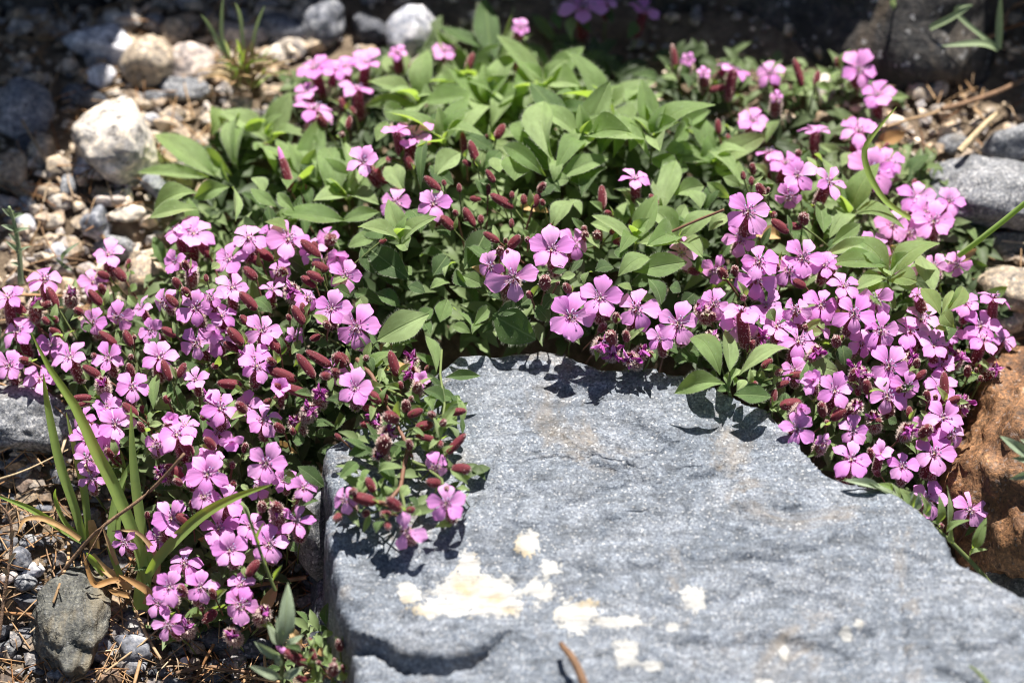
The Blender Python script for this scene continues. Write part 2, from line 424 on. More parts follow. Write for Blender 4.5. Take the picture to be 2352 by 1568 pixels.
# ------------------------------------------------------------------ shape builders
def leaf_mesh(name, mat, seed, nl=10, nw=4, prof=.5, arch=.14, fold=.22, twist=0, hairs=170, wavy=.02, hmat=None):
    """y 0..1 length, x width (max +-.5), z normal"""
    r = random.Random(seed)
    V, F = [], []
    ph = r.random() * 6
    for i in range(nl + 1):
        t = i / nl
        w = (math.sin(math.pi * min(1, t ** (.66 + prof * .5))) ** .82) if 0 < t < 1 else 0
        w = max(w * (1 if t > .2 else 1), .10 if t < .25 else 0.0)
        if t < .4: w *= .45 + .55 * (t / .4) ** .8
        if i == nl: w = .012
        cz = arch * (4 * t * (1 - t)) - arch * .6 * t * t
        for j in range(-nw, nw + 1):
            u = j / nw
            x = .5 * w * u
            z = cz + fold * abs(x) * (1 - .35 * t) + wavy * math.sin(t * 9 + ph + (2 if j < 0 else 0)) * abs(u)
            a = twist * t
            V.append((x * math.cos(a), t, z + x * math.sin(a)))
    n = 2 * nw + 1
    for i in range(nl):
        for j in range(n - 1):
            a = i * n + j
            F.append((a, a + 1, a + n + 1, a + n))
    fm = [0] * len(F)
    for k in range(hairs):
        t = r.uniform(.06, .98); i = min(nl - 1, int(t * nl)); s = r.choice((0, n - 1))
        if r.random() < .25: s = r.randrange(n)
        p0 = Vector(V[i * n + s]); p1 = Vector(V[(i + 1) * n + s]); p = p0.lerp(p1, t * nl - i)
        sg = -1 if s == 0 else (1 if s == n - 1 else r.uniform(-.6, .6))
        tip = p + Vector((sg * r.uniform(.04, .11), r.uniform(0, .035), r.uniform(.0, .07)))
        q = len(V)
        V += [tuple(p + Vector((0, -.0016, 0))), tuple(p + Vector((0, .0016, 0))), tuple(tip)]
        F.append((q, q + 1, q + 2)); fm.append(1)
    return mesh(name, V, F, [mat, hmat or M_LHAIR], True, fm)
def lset(mat, tagname, n=5, hairs=170, prof=.5):
    return [leaf_mesh(tagname, mat, 10 + k, prof=prof + .15 * (k % 3 - 1), arch=.05 + .07 * (k % 4), fold=.12 + .09 * (k % 3), twist=(-.35, 0, .3, .12, -.15)[k % 5], hairs=hairs) for k in range(n)]
LEAF = lset(M_LEAF, 'leaf', 6)
LEAFD = lset(M_LEAFD, 'leaf', 5)
GLAU = lset(M_GLAU, 'leaf', 4, 30)
LEAFO = lset(M_DRY, 'leaf', 3, 20)

def petal_mesh(seed, mat, curl, narrow=1.0, crumple=0.0):
    r = random.Random(seed)
    V, F = [], []
    nl, nw = 9, 4
    for i in range(nl + 1):
        t = i / nl
        y = .10 + .90 * t
        # obovate blade on a narrow claw, rounded tip
        w = .10 + .265 * (math.sin(min(1, t / .74) * math.pi / 2) ** 1.7)
        if t > .72: w = .365 * math.sqrt(max(0.0, 1 - ((t - .72) / .285) ** 2.3))
        w *= narrow
        for j in range(-nw, nw + 1):
            u = j / nw
            x = w * u
            ye = y - .10 * t * t * u * u
            if t > .9: ye -= .014 * math.exp(-(u / .25) ** 2)
            z = .10 * math.sin(t * math.pi * .9) - curl * t * t + .05 * u * u * math.sin(t * 2.5) + crumple * (math.sin(7 * t + 5 * u + seed) * .12 + .2 * u * u * t) + .012 * math.sin(9 * u + seed * 2 + 4 * t)
            V.append((x, ye, z))
    n = 2 * nw + 1
    for i in range(nl):
        for j in range(n - 1):
            a = i * n + j
            F.append((a, a + 1, a + n + 1, a + n))
    return mesh('petal', V, F, mat)
PETAL = [petal_mesh(1, M_PETAL, .10), petal_mesh(2, M_PETAL, .22, .95), petal_mesh(3, M_PETAL, .02, 1.04), petal_mesh(4, M_PETAL, .30, .9), petal_mesh(5, M_PETAL, .15, 1.1)]
PETALN = [petal_mesh(6, M_PETAL, .18, .68), petal_mesh(7, M_PETAL, .08, .74)]
PETALW = [petal_mesh(8, M_WILT, .4, .5, 1.4), petal_mesh(9, M_WILT, -.3, .6, 1.8), petal_mesh(10, M_WILT, .7, .45, 1.2), petal_mesh(11, M_PETAL, .5, .55, 1.3)]

def lathe(V, F, fm, prof, k=10, mi=0, lobes=0.0):
    q = len(V)
    for (r, z) in prof:
        for j in range(k):
            a = 2 * math.pi * j / k
            rr = r * (1 + lobes * math.cos(5 * a))
            V.append((rr * math.cos(a), rr * math.sin(a), z))
    for i in range(len(prof) - 1):
        for j in range(k):
            a, b = q + i * k + j, q + i * k + (j + 1) % k
            F.append((a, b, b + k, a + k)); fm.append(mi)
def add_hair(V, F, fm, prof, cnt, ln, seed, mi=1):
    r = random.Random(seed)
    for _ in range(cnt):
        i = r.randrange(len(prof) - 1); f = r.random()
        rad = prof[i][0] * (1 - f) + prof[i + 1][0] * f
        z = prof[i][1] * (1 - f) + prof[i + 1][1] * f
        a = r.random() * 6.283
        d = Vector((math.cos(a), math.sin(a), 0)); tg = Vector((-d.y, d.x, 0))
        p = d * rad * .97 + Vector((0, 0, z))
        tip = p + d * ln * r.uniform(.5, 1.2) + tg * r.uniform(-.15, .15) + Vector((0, 0, r.uniform(-.01, .06)))
        q = len(V)
        V += [tuple(p - tg * .062), tuple(p + tg * .062), tuple(tip)]
        F.append((q, q + 1, q + 2)); fm.append(mi)
def bud_mesh(seed, prof, hairs=420, hl=.55, tip=None):
    V, F, fm = [], [], []
    lathe(V, F, fm, prof, 20, 0, .07)
    add_hair(V, F, fm, prof, hairs, hl, seed)
    mats = [M_CALYX, M_HAIR]
    if tip:
        lathe(V, F, fm, tip, 8, 2); mats.append(M_PETAL)
    return mesh('bud', V, F, mats, True, fm)
# canonical bud: radius 1, length 1 along +z
BUDP = [(.32, 0), (.72, .05), (.92, .16), (1, .4), (.98, .62), (.9, .8), (.68, .92), (.36, .98), (.05, 1.0)]
ROUNDP = [(.25, 0), (.7, .08), (.97, .28), (1, .5), (.9, .72), (.62, .9), (.3, .98), (.05, 1.0)]
BUD = [bud_mesh(1, BUDP), bud_mesh(2, BUDP), bud_mesh(3, [(r * (1 - .12 * z), z) for r, z in BUDP])]
ROUND = [bud_mesh(4, ROUNDP, 90, .30), bud_mesh(6, ROUNDP, 70, .34)]
BUDT = [bud_mesh(5, BUDP[:7] + [(.62, .93)], 150, .42, [(.60, .9), (.62, 1.0), (.5, 1.12), (.3, 1.22), (.04, 1.28)])]
# calyx tube hanging below a flower: radius 1, z 0..-1
CALP = [(.70, 0.0), (.86, -.06), (.92, -.25), (.98, -.55), (.95, -.8), (.7, -.94), (.3, -1.0)]
def calyx_mesh(seed):
    V, F, fm = [], [], []
    lathe(V, F, fm, CALP, 20, 0, .07)
    for k in range(5):
        a = 2 * math.pi * k / 5
        q = len(V)
        for da, r, z in ((-.42, .72, 0), (.42, .72, 0), (0, .86, .16)):
            V.append((r * math.cos(a + da), r * math.sin(a + da), z))
        F.append((q, q + 1, q + 2)); fm.append(0)
    add_hair(V, F, fm, CALP, 420, .52, seed)
    return mesh('calyx', V, F, [M_CALYX, M_HAIR], True, fm)
CALYX = [calyx_mesh(21), calyx_mesh(22)]
def tube(V, F, fm, pts, r0, r1, k=5, mi=0):
    q = len(V)
    n = len(pts)
    for i, p in enumerate(pts):
        d = (pts[min(i + 1, n - 1)] - pts[max(i - 1, 0)]).normalized()
        a = d.orthogonal().normalized(); b = d.cross(a)
        r = r0 + (r1 - r0) * i / (n - 1)
        for j in range(k):
            t = 2 * math.pi * j / k
            V.append(tuple(p + (a * math.cos(t) + b * math.sin(t)) * r))
    for i in range(n - 1):
        for j in range(k):
            a, b = q + i * k + j, q + i * k + (j + 1) % k
            F.append((a, b, b + k, a + k)); fm.append(mi)
    F.append(tuple(q + (n - 1) * k + j for j in range(k))); fm.append(mi)
def eye_mesh(seed):
    """throat, ten pale corona scales and a few stamens; flower radius 1"""
    r = random.Random(seed)
    V, F, fm = [], [], []
    lathe(V, F, fm, [(.085, .015), (.06, .045), (.03, .03), (.004, .02)], 10, 0)
    for k in range(10):
        a = 2 * math.pi * (k // 2) / 5 + (-.16 if k % 2 else .16)
        d = Vector((math.cos(a), math.sin(a), 0))
        tube(V, F, fm, [d * .08 + Vector((0, 0, .04)), d * .14 + Vector((0, 0, .12)), d * .21 + Vector((0, 0, .13 + .03 * r.random()))], .026, .012, 4, 1)
    for k in range(r.randint(4, 7)):
        a = r.random() * 6.283
        d = Vector((math.cos(a), math.sin(a), 0)); L = r.uniform(.22, .46)
        e = d * L + Vector((0, 0, r.uniform(.14, .3)))
        tube(V, F, fm, [d * .05 + Vector((0, 0, .03)), d * L * .5 + Vector((0, 0, .18)), e], .012, .01, 3, 1)
        tube(V, F, fm, [e - d * .03, e + d.cross(Vector((0, 0, 1))) * .02, e + d * .045], .03, .02, 5, 2)
    return mesh('flower', V, F, [M_THROAT, M_SCALE, M_ANTH], True, fm)
EYE = [eye_mesh(s) for s in range(31, 36)]
def stem_mesh(seed, mat):
    r = random.Random(seed)
    V, F, fm = [], [], []
    b = Vector((r.uniform(-.12, .12), r.uniform(-.12, .12), 0))
    pts = [Vector((0, 0, 0)) + b * math.sin(t * math.pi) + Vector((0, 0, t)) for t in (0, .25, .5, .75, 1)]
    tube(V, F, fm, pts, .5, .42, 6)
    # canonical: length 1, radius .5 before scaling; keep the bend small by scaling x,y separately
    V = [((x - b.x * math.sin(z * math.pi)) + b.x * 6 * math.sin(z * math.pi), (y - b.y * math.sin(z * math.pi)) + b.y * 6 * math.sin(z * math.pi), z) for x, y, z in V]
    return mesh('stem', V, F, mat)
STEM = [stem_mesh(1, M_STEM), stem_mesh(2, M_STEM), stem_mesh(3, M_STEMR)]

UP = Vector((0, 0, 1)); TOCAM = -FWD
def rv(a, b): return random.uniform(a, b)
def put_leaf(parent, B, T, w, meshes, roll=0.0, face=.45, name='leaf'):
    y = (T - B); L = y.length; y.normalize()
    n = UP * (1 - face) + TOCAM * face + RIGHT * roll
    n = n - y * n.dot(y)
    if n.length < .15: n = TOCAM - y * TOCAM.dot(y)
    n.normalize()
    x = y.cross(n)
    return add(name, random.choice(meshes), frame(x, y, n, B, (w, L, L)), parent)
def put_axis(parent, name, me, B, T, r):
    z = (T - B); L = z.length; z.normalize()
    x = z.orthogonal().normalized(); y = z.cross(x)
    a = random.random() * 6.28
    x2 = x * math.cos(a) + y * math.sin(a); y2 = z.cross(x2)
    return add(name, me, frame(x2, y2, z, B, (r, r, L)), parent)

# ------------------------------------------------------------------ ground
N = 260
t = np.linspace(-1, 1, N)
ax = .42 * t + 30 * np.sign(t) * np.abs(t) ** 9
X, Y = np.meshgrid(ax, ax)
Zg = ground_np(X, Y)
near = np.exp(-(X ** 2 + Y ** 2) / .5)
nz = np.array([noise.fractal(Vector((x * 45, y * 45, 3)), 1.0, 2.0, 4) for x, y in zip(X.ravel(), Y.ravel())]).reshape(X.shape)
Zg = Zg + nz * .0022 * near - .0015
V = np.stack([X.ravel(), Y.ravel(), Zg.ravel()], 1)
F = [(j * N + i, j * N + i + 1, (j + 1) * N + i + 1, (j + 1) * N + i) for j in range(N - 1) for i in range(N - 1)]
tag(add('ground', mesh('ground', V, F, M_SOIL)), 'brown stony soil beneath the gravel and plants', 'ground', kind='structure')

# ------------------------------------------------------------------ the slab
OUT = [(1005, 835), (1060, 800), (1150, 796), (1230, 788), (1300, 800), (1395, 830), (1480, 826), (1572, 850), (1630, 880), (1700, 918), (1760, 946), (1810, 985), (1850, 1040), (1905, 1095),
       (1990, 1122), (2060, 1148), (2130, 1193), (2170, 1250), (2205, 1300), (2290, 1348), (2360, 1395), (2480, 1450), (2600, 1650), (2560, 1900), (1800, 2050), (1000, 1950), (840, 1720), (842, 1570), (815, 1490),
       (792, 1425), (772, 1370), (766, 1300), (748, 1230), (758, 1120), (737, 1010), (800, 975), (900, 925), (960, 890)]
poly = np.array([(lambda p: (p.x, p.y))(pt_z(a, b, 0)) for a, b in OUT])
LED = [(lambda p: (p.x, p.y))(pt_z(a, b, -.002)) for a, b in [(700, 1385), (780, 1415), (860, 1452), (900, 1480), (960, 1500), (1020, 1506), (1075, 1492), (1130, 1468), (1200, 1440), (1400, 1400)]]
LICH = [(1090, 1352, 105, 42), (1030, 1385, 70, 22), (1130, 1385, 70, 22), (1078, 1285, 24, 34), (1212, 1240, 26, 24), (1240, 1352, 36, 30), (1265, 1300, 30, 18), (1325, 1402, 52, 34), (1430, 1424, 62, 11),
        (1592, 1375, 28, 26), (1435, 1500, 30, 27), (1502, 1526, 22, 10), (1546, 1437, 14, 10), (1945, 1460, 14, 14), (935, 1340, 24, 22), (1800, 1487, 12, 14), (1235, 1352, 20, 36), (1970, 1440, 10, 8), (1755, 1560, 24, 12)]
def slab():
    x0, x1, y0, y1 = poly[:, 0].min() - .02, poly[:, 0].max() + .02, poly[:, 1].min() - .02, poly[:, 1].max() + .02
    st = .00085
    xs = np.arange(x0, x1, st); ys = np.arange(y0, y1, st)
    X, Y = np.meshgrid(xs, ys)
    # ragged outline: jitter coordinates before the distance test
    jx = np.array([noise.fractal(Vector((x * 60, y * 60, 9)), 1, 2, 4) for x, y in zip(X.ravel(), Y.ravel())]).reshape(X.shape)
    Xj, Yj = X + jx * .0022, Y + jx[::-1, ::-1] * .0018
    D = np.full(X.shape, 1e9); inside = np.zeros(X.shape, bool)
    n = len(poly)
    for i in range(n):
        ax_, ay_ = poly[i]; bx_, by_ = poly[(i + 1) % n]
        dx, dy = bx_ - ax_, by_ - ay_
        tt = np.clip(((Xj - ax_) * dx + (Yj - ay_) * dy) / (dx * dx + dy * dy), 0, 1)
        D = np.minimum(D, np.hypot(Xj - ax_ - tt * dx, Yj - ay_ - tt * dy))
        cr = ((ay_ > Yj) != (by_ > Yj)) & (Xj < (bx_ - ax_) * (Yj - ay_) / (by_ - ay_ + 1e-12) + ax_)
        inside ^= cr
    sd = np.where(inside, D, -D)
    nf = lambda s, o, z: np.array([noise.fractal(Vector((x * s, y * s * 1.5, z)), .9, 2.1, o) for x, y in zip(X.ravel(), Y.ravel())]).reshape(X.shape)
    big, fine = nf(14, 3, 1.3), nf(70, 4, 5.1)
    # foliated surface: shallow terraces with broken rims
    ter = big * 3.2 + .35 * fine + X * 9
    step = ter - np.floor(ter)
    terr = (np.floor(ter) + np.clip((step - .93) / .07, 0, 1)) * .0007
    fr = np.random.default_rng(12)
    fac = np.full(X.shape, 1e9)
    for k in range(9):
        cx, cy = fr.uniform(x0, x1), fr.uniform(y0, y1); a_ = fr.uniform(0, 6.283); sl = fr.uniform(.02, .075)
        fac = np.minimum(fac, .0015 + sl * ((X - cx) * math.cos(a_) + (Y - cy) * math.sin(a_)) + fr.uniform(0, .003) + fine * .0004)
    fac = np.clip(fac, -.006, .006)
    Z = fac * .9 + terr + big * .0011 + fine * .0007 + np.abs(nf(32, 3, 8.8)) * .0007
    Z -= np.median(Z[inside])
    Z += .012 * np.clip(X - .03, 0, 1) - .008 * np.clip(-Y, 0, 1)
    # lower bed at the near left corner
    lx = np.array([a for a, _ in LED]); ly = np.array([b for _, b in LED])
    yl = np.interp(X, lx, ly) + nf(60, 4, 2.2) * .0032
    hh = np.interp(X, [lx[0], lx[3], lx[6], lx[8], lx[9]], [.0065, .0045, .0022, .0005, 0])
    s1 = np.clip((yl - Y) / .0022, 0, 1); s1 = s1 * s1 * (3 - 2 * s1)
    Z -= hh * s1
    gw = np.interp(X, [lx[0], lx[1], lx[5], lx[7], lx[8]], [.0018, .0016, .0013, .0007, 0])
    Z -= .0035 * np.clip(1 - np.abs(Y - yl + .0028) / np.maximum(gw, 1e-5), 0, 1) ** .5 * (gw > 1e-4)
    # rounded rim then steep broken side
    rim = np.clip(1 - sd / .002, 0, 1)
    Z -= np.where(sd > 0, rim ** 2 * .0014, .0014)
    out = np.clip(-sd / .0028, 0, 1)
    Z -= out * .034 + np.clip((-sd - .0045) / .012, 0, 1) * .03 + np.where(sd < 0, fine * .004, 0)
    keep = sd > -.0165
    lich = np.zeros(X.shape)
    for a, b, rx, ry in LICH:
        p = pt_z(a, b, 0); d = (p - CAM).length
        qx = rx * d * K; qy = ry * d * K / .72
        lich = np.maximum(lich, 1.0 - .5 * np.sqrt(((X - p.x) / qx) ** 2 + ((Y - p.y) / qy) ** 2))
    idx = -np.ones(X.shape, int); idx[keep] = np.arange(keep.sum())
    V = np.stack([X[keep], Y[keep], Z[keep]], 1)
    q = np.stack([idx[:-1, :-1], idx[:-1, 1:], idx[1:, 1:], idx[1:, :-1]], -1).reshape(-1, 4)
    q = q[(q >= 0).all(1)]
    me = mesh('rock_slab', V, q.tolist(), M_SLAB)
    a = me.attributes.new('lichen', 'FLOAT', 'POINT')
    a.data.foreach_set('value', np.clip(lich[keep], 0, 1).astype(np.float32))
    return add('rock_slab', me)
tag(slab(), 'large flat blue-grey rock slab with white lichen patches in the foreground', 'rock')

# ------------------------------------------------------------------ stones
def rock_mesh(name, seed, dims, mat, sub=4, planes=11, soft=15.0, rough=.06, flat=None):
    r = np.random.default_rng(seed)
    bm = bmesh.new()
    bmesh.ops.create_icosphere(bm, subdivisions=sub, radius=1)
    P = np.array([v.co[:] for v in bm.verts])
    nr = r.normal(size=(planes, 3)); nr /= np.linalg.norm(nr, axis=1)[:, None]
    dd = r.uniform(.62, .95, planes)
    c = np.clip(P @ nr.T, 1e-3, None)
    rad = (np.sum((c / dd) ** soft, 1) + 1.0 ** soft * .35) ** (-1 / soft)
    P = P * np.clip(rad, .4, 1.3)[:, None]
    s = Vector((seed * 1.7, seed * .3, 0))
    nn = np.array([noise.fractal(Vector(p) * 1.9 + s, .8, 2.1, 6) for p in P])
    P = P * (1 + rough * nn)[:, None]
    P *= np.array(dims)[None, :]
    for v, p in zip(bm.verts, P): v.co = p
    me = bpy.data.meshes.new(name)
    bm.to_mesh(me); bm.free()
    me.materials.append(mat)
    me.polygons.foreach_set('use_smooth', [True] * len(me.polygons))
    return me
# picture position (2352 wide), half width and half height in picture px, material, label
def Q(r, x, y): return zp(r, x, y)
STONES = [
 (*Q(1, 790, 950), 265, 275, M_WHITE, 3, 'large cream white pointed stone lying in the gravel behind the left flowers'),
 (*Q(1, 670, 305), 235, 135, M_QUARTZ, 8, 'smooth bluish white rounded stone half in shadow at the upper left'),
 (*Q(1, 670, 515), 92, 75, M_QUARTZ, 5, 'small pale rounded stone just below the bluish white stone'),
 (*Q(1, 555, 640), 130, 80, M_DARK, 6, 'dark grey shaded stone above the large cream white stone'),
 (*Q(1, 1000, 440), 150, 175, M_TAN, 7, 'mottled tan and grey stone right of the bluish white stone'),
 (*Q(1, 1285, 430), 135, 130, M_PINK, 9, 'cream mottled stone left of the rear grass tuft'),
 (*Q(1, 1180, 215), 75, 115, M_TAN, 11, 'upright orange tan stone near the top left edge of shade'),
 (*Q(1, 1050, 150), 65, 75, M_GREY, 12, 'grey stone left of the upright orange tan stone'),
 (*Q(1, 830, 140), 105, 65, M_WHITE, 13, 'cream stone behind the bluish white stone'),
 (*Q(1, 1600, 235), 150, 95, M_PINK, 14, 'pinkish cream stone behind the rear grass tuft'),
 (*Q(1, 1880, 180), 185, 95, M_BLUE, 15, 'slate blue angular stone in shade right of the rear grass tuft'),
 (*Q(1, 2185, 140), 120, 160, M_BLUE, 16, 'tall dark violet grey stone in shade at the top centre left'),
 (*Q(1, 1965, 315), 80, 55, M_WHITE, 17, 'small bright white stone below the slate blue stone'),
 (*Q(1, 1835, 375), 75, 75, M_WHITE, 18, 'cream stone touching the right side of the rear grass tuft'),
 (*Q(1, 1250, 600), 145, 75, M_GREY, 19, 'flat grey stone below the cream mottled stone'),
 (*Q(1, 1050, 655), 90, 50, M_GREY, 20, 'small blue grey stone below the mottled tan stone'),
 (*Q(1, 930, 705), 85, 50, M_TAN, 21, 'small tan stone above the peak of the large cream white stone'),
 (*Q(1, 1160, 770), 85, 48, M_TAN, 22, 'small sandy stone right of the large cream white stone'),
 (*Q(1, 1025, 805), 50, 42, M_QUARTZ, 23, 'tiny white pebble beside the large cream white stone'),
 (*Q(1, 150, 750), 180, 185, M_BLUE, 24, 'big dark blue stone in deep shade at the left edge'),
 (*Q(1, 80, 1165), 140, 120, M_TAN, 25, 'tan stone with shaded underside at the left edge'),
 (*Q(1, 300, 1020), 85, 100, M_TAN, 26, 'greyish tan leaning stone left of the large cream white stone'),
 (*Q(1, 390, 1140), 105, 85, M_TAN, 27, 'tan flat stone below the greyish tan leaning stone'),
 (*Q(1, 560, 1120), 72, 60, M_QUARTZ, 28, 'bluish white small stone at the lower left foot of the cream white stone'),
 (*Q(1, 1070, 1255), 112, 80, M_BLUE, 29, 'slate blue pebble under the leaves of the left rosette'),
 (*Q(1, 470, 1240), 52, 75, M_GREY, 30, 'narrow grey stone standing below the bluish white small stone'),
 (*Q(1, 330, 1275), 80, 55, M_TAN, 31, 'sandy stone right of the tan stone with shaded underside'),
 (*Q(1, 420, 1355), 85, 48, M_WHITE, 32, 'flat white stone below the sandy stone on the left'),
 (*Q(1, 740, 1345), 92, 50, M_PINK, 33, 'pinkish flat stone below the large cream white stone'),
 (*Q(1, 850, 1430), 105, 58, M_WHITE, 34, 'cream white oval stone left of the leftmost rosette leaves'),
 (*Q(1, 650, 1480), 98, 92, M_BLUE, 35, 'round grey blue stone below the pinkish flat stone'),
 (*Q(1, 180, 1370), 48, 50, M_GREY, 36, 'small grey stone left of the flat white stone'),
 (*Q(1, 50, 1360), 85, 52, M_PINK, 37, 'cream pink stone cut by the left edge of the picture'),
 (*Q(1, 165, 1505), 80, 62, M_QUARTZ, 38, 'white stone behind the pale sprig at the left edge'),
 (*Q(1, 350, 1485), 72, 52, M_TAN, 39, 'sandy stone left of the round grey blue stone'),
 (*Q(1, 1240, 1230), 65, 55, M_TAN, 40, 'yellow tan pebble beneath the left rosette'),
 (*Q(1, 200, 960), 80, 60, M_DARK, 41, 'dark grey stone at the shadow edge above the greyish tan stone'),
 (*Q(1, 1380, 980), 70, 60, M_PINK, 42, 'rusty pink stone behind the left rosette leaves'),
 (*Q(4, 380, 190), 62, 65, M_QUARTZ, 43, 'small bluish white stone above the leftmost flowers'),
 (*Q(4, 780, 140), 140, 85, M_GREY, 44, 'pale grey stone behind the single high flower on the left'),
 (*Q(4, 660, 30), 95, 60, M_QUARTZ, 45, 'pale stone above the pale grey stone on the left'),
 (*Q(4, 1010, 380), 190, 210, M_TAN, 46, 'tan boulder partly shadowed behind the left flower mat'),
 (*Q(4, 800, 520), 75, 65, M_TAN, 47, 'small tan stone below the single high flower on the left'),
 (*Q(4, 600, 300), 70, 50, M_PINK, 48, 'pale pinkish stone left of the single high flower'),
 (*Q(4, 120, 270), 70, 50, M_TAN, 49, 'sandy stone at the left edge behind the flowers'),
 (*Q(4, 180, 1330), 340, 250, M_GREY, 50, 'broad grey rock beneath the left flowers at the left edge'),
 (*Q(7, 470, 1120), 225, 330, M_OLIVE, 51, 'olive grey rounded rock at the lower left below the grass'),
 (*Q(7, 640, 1335), 92, 95, M_BLUE, 52, 'angular blue grey stone touching the olive grey rock'),
 (*Q(7, 690, 1190), 75, 62, M_DARK, 53, 'blackish stone resting against the olive grey rock'),
 (*Q(7, 110, 735), 85, 72, M_BLUE, 54, 'smooth blue grey pebble at the far left among needles'),
 (*Q(7, 230, 810), 62, 50, M_QUARTZ, 55, 'white pebble among the brown needles at the lower left'),
 (*Q(7, 175, 885), 62, 62, M_GREY, 56, 'grey pebble below the white pebble at the lower left'),
 (*Q(7, 900, 1340), 125, 90, M_BLUE, 57, 'dark blue grey stone right of the angular stone at the bottom'),
 (*Q(7, 1450, 1285), 105, 80, M_DARK, 58, 'dark stone in shade below the lowest flowers'),
 (*Q(7, 1700, 1335), 130, 85, M_DARK, 59, 'dark speckled stone left of the foreground buds'),
 (*Q(7, 2060, 1215), 65, 60, M_GREY, 60, 'grey stone behind the foreground grey green leaves'),
 (*Q(7, 2180, 1115), 115, 115, M_OLIVE, 61, 'brownish dark stone at the foot of the slab'),
 (*Q(7, 480, 1510), 130, 50, M_GREY, 62, 'grey stone at the bottom edge under the olive grey rock'),
 (*Q(7, 1250, 1425), 34, 32, M_QUARTZ, 63, 'tiny white pebble at the bottom below the flowers'),
 (*Q(7, 285, 385), 55, 34, M_BLUE, 64, 'small blue grey pebble left of the grass tuft'),
 (*Q(7, 190, 610), 55, 40, M_GREY, 65, 'small grey pebble above the smooth blue grey pebble'),
 (*Q(7, 2120, 730), 140, 210, M_GREY, 66, 'sunlit speckled rock wedged against the left side of the slab'),
 (*Q(7, 60, 860), 60, 45, M_PINK, 67, 'pale pebble at the left edge beside the dry twig'),
 (*Q(7, 1500, 1440), 70, 50, M_GREY, 68, 'grey stone at the bottom below the dark shaded stone'),
 (*Q(7, 60, 1340), 70, 55, M_GREY, 69, 'grey stone at the bottom left corner'),
 (*Q(7, 1820, 1450), 60, 50, M_GREY, 70, 'pale grey stone beside the foreground stem'),
 (2350, 1090, 175, 260, M_OCHRE, 71, 'rusty ochre pitted rock at the right edge'),
 (2420, 1345, 165, 120, M_OLIVE, 72, 'grey brown rock at the lower right corner behind the slab'),
 (*Q(3, 2300, 950), 210, 130, M_GREY, 73, 'angular grey stone at the right edge above the straw stick'),
 (*Q(3, 2200, 1290), 430, 270, M_GREY, 74, 'flat tan grey rock behind the rear right flowers'),
 (*Q(6, 2260, 400), 230, 150, M_TAN, 75, 'tan stone at the right edge below the flat tan grey rock'),
 (*Q(6, 2200, 110), 190, 80, M_OLIVE, 76, 'brown shaded stone under the flat tan grey rock'),
 (*Q(6, 2190, 600), 130, 120, M_TAN, 77, 'ochre tan stone behind the rightmost flowers'),
 (*Q(9, 2020, 815), 105, 40, M_OCHRE, 78, 'thin orange stone chip between the slab and ochre rock'),
 (*Q(2, 500, 215), 155, 160, M_QUARTZ, 79, 'lilac grey angular stone behind the central leaves'),
 (*Q(2, 570, 460), 65, 80, M_WHITE, 80, 'small sunlit white stone in front of the lilac grey stone'),
 (*Q(2, 220, 190), 120, 110, M_DARK, 81, 'dark stone left of the lilac grey stone'),
 (*Q(3, 1650, 620), 90, 60, M_TAN, 82, 'sunlit tan stone right of the rear violet flowers'),
 (*Q(3, 1780, 590), 50, 55, M_WHITE, 83, 'small cream stone on the dark soil at the right rear'),
 (*Q(3, 1880, 970), 90, 60, M_GREY, 84, 'grey angular stone beside the straw stick'),
 (*Q(3, 1480, 830), 70, 50, M_WHITE, 85, 'cream stone behind the long grass blade on the right'),
 (*Q(3, 1000, 600), 70, 90, M_WHITE, 86, 'pale stone between the rear violet flowers'),
 (*Q(3, 480, 850), 80, 60, M_TAN, 87, 'tan stone behind the small rear flower'),
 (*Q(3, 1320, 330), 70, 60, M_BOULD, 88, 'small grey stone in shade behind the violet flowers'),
]
for (px, py, zw, zh, mat, seed, lab) in STONES:
    pw, phh = (zw * ZS, zh * ZS) if seed not in (71, 72) else (zw, zh)
    g = gpt(px, py + phh * .35)
    d = (g - CAM).dot(FWD)
    rx = pw * d * K; ry = phh * d * K
    # a stone of plan depth b and height c seen from 42 degrees
    c = ry / math.sqrt(.55 + .45 * 1.0) * .92
    if seed == 51: c *= .62; ry *= 1.15
    if seed == 66: c *= 2.0; g.z += .006; g.x += .002
    big = max(rx, ry) > .012
    me = rock_mesh('stone', seed, (rx * 1.2, ry * 1.2, c * 1.12), mat, 5 if big else 4, 7 if seed == 74 else 9 if big else 8, 15, (.26 if seed in (51, 61) else .22) if seed in (71, 72, 51, 61) else .12 if big else .09)
    if seed == 3:
        for v in me.vertices:
            q = max(-.35, min(1, (v.co.y / ry + v.co.z / c) / 1.5))
            v.co.x *= 1.12 - .62 * q
    o = add('stone', me, Matrix.Translation((g.x, g.y + .1 * ry, g.z + c * (.55 if py > 1250 else .38))) @ Matrix.Rotation(random.uniform(-.25, .25), 4, 'Z'))
    tag(o, lab, 'stone')

# rocks behind: their camera sides are in shade and they shade the back of the bed
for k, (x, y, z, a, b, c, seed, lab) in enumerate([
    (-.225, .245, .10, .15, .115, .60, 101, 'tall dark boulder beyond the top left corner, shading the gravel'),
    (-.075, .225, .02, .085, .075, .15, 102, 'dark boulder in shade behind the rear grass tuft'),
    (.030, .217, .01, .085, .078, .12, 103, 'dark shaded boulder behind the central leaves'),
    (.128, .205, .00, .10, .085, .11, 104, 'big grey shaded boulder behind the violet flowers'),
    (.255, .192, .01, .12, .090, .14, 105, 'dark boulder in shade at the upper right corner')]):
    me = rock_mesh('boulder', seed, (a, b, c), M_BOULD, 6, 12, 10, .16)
    tag(add('boulder', me, Matrix.Translation((x, y, z))), lab, 'boulder')

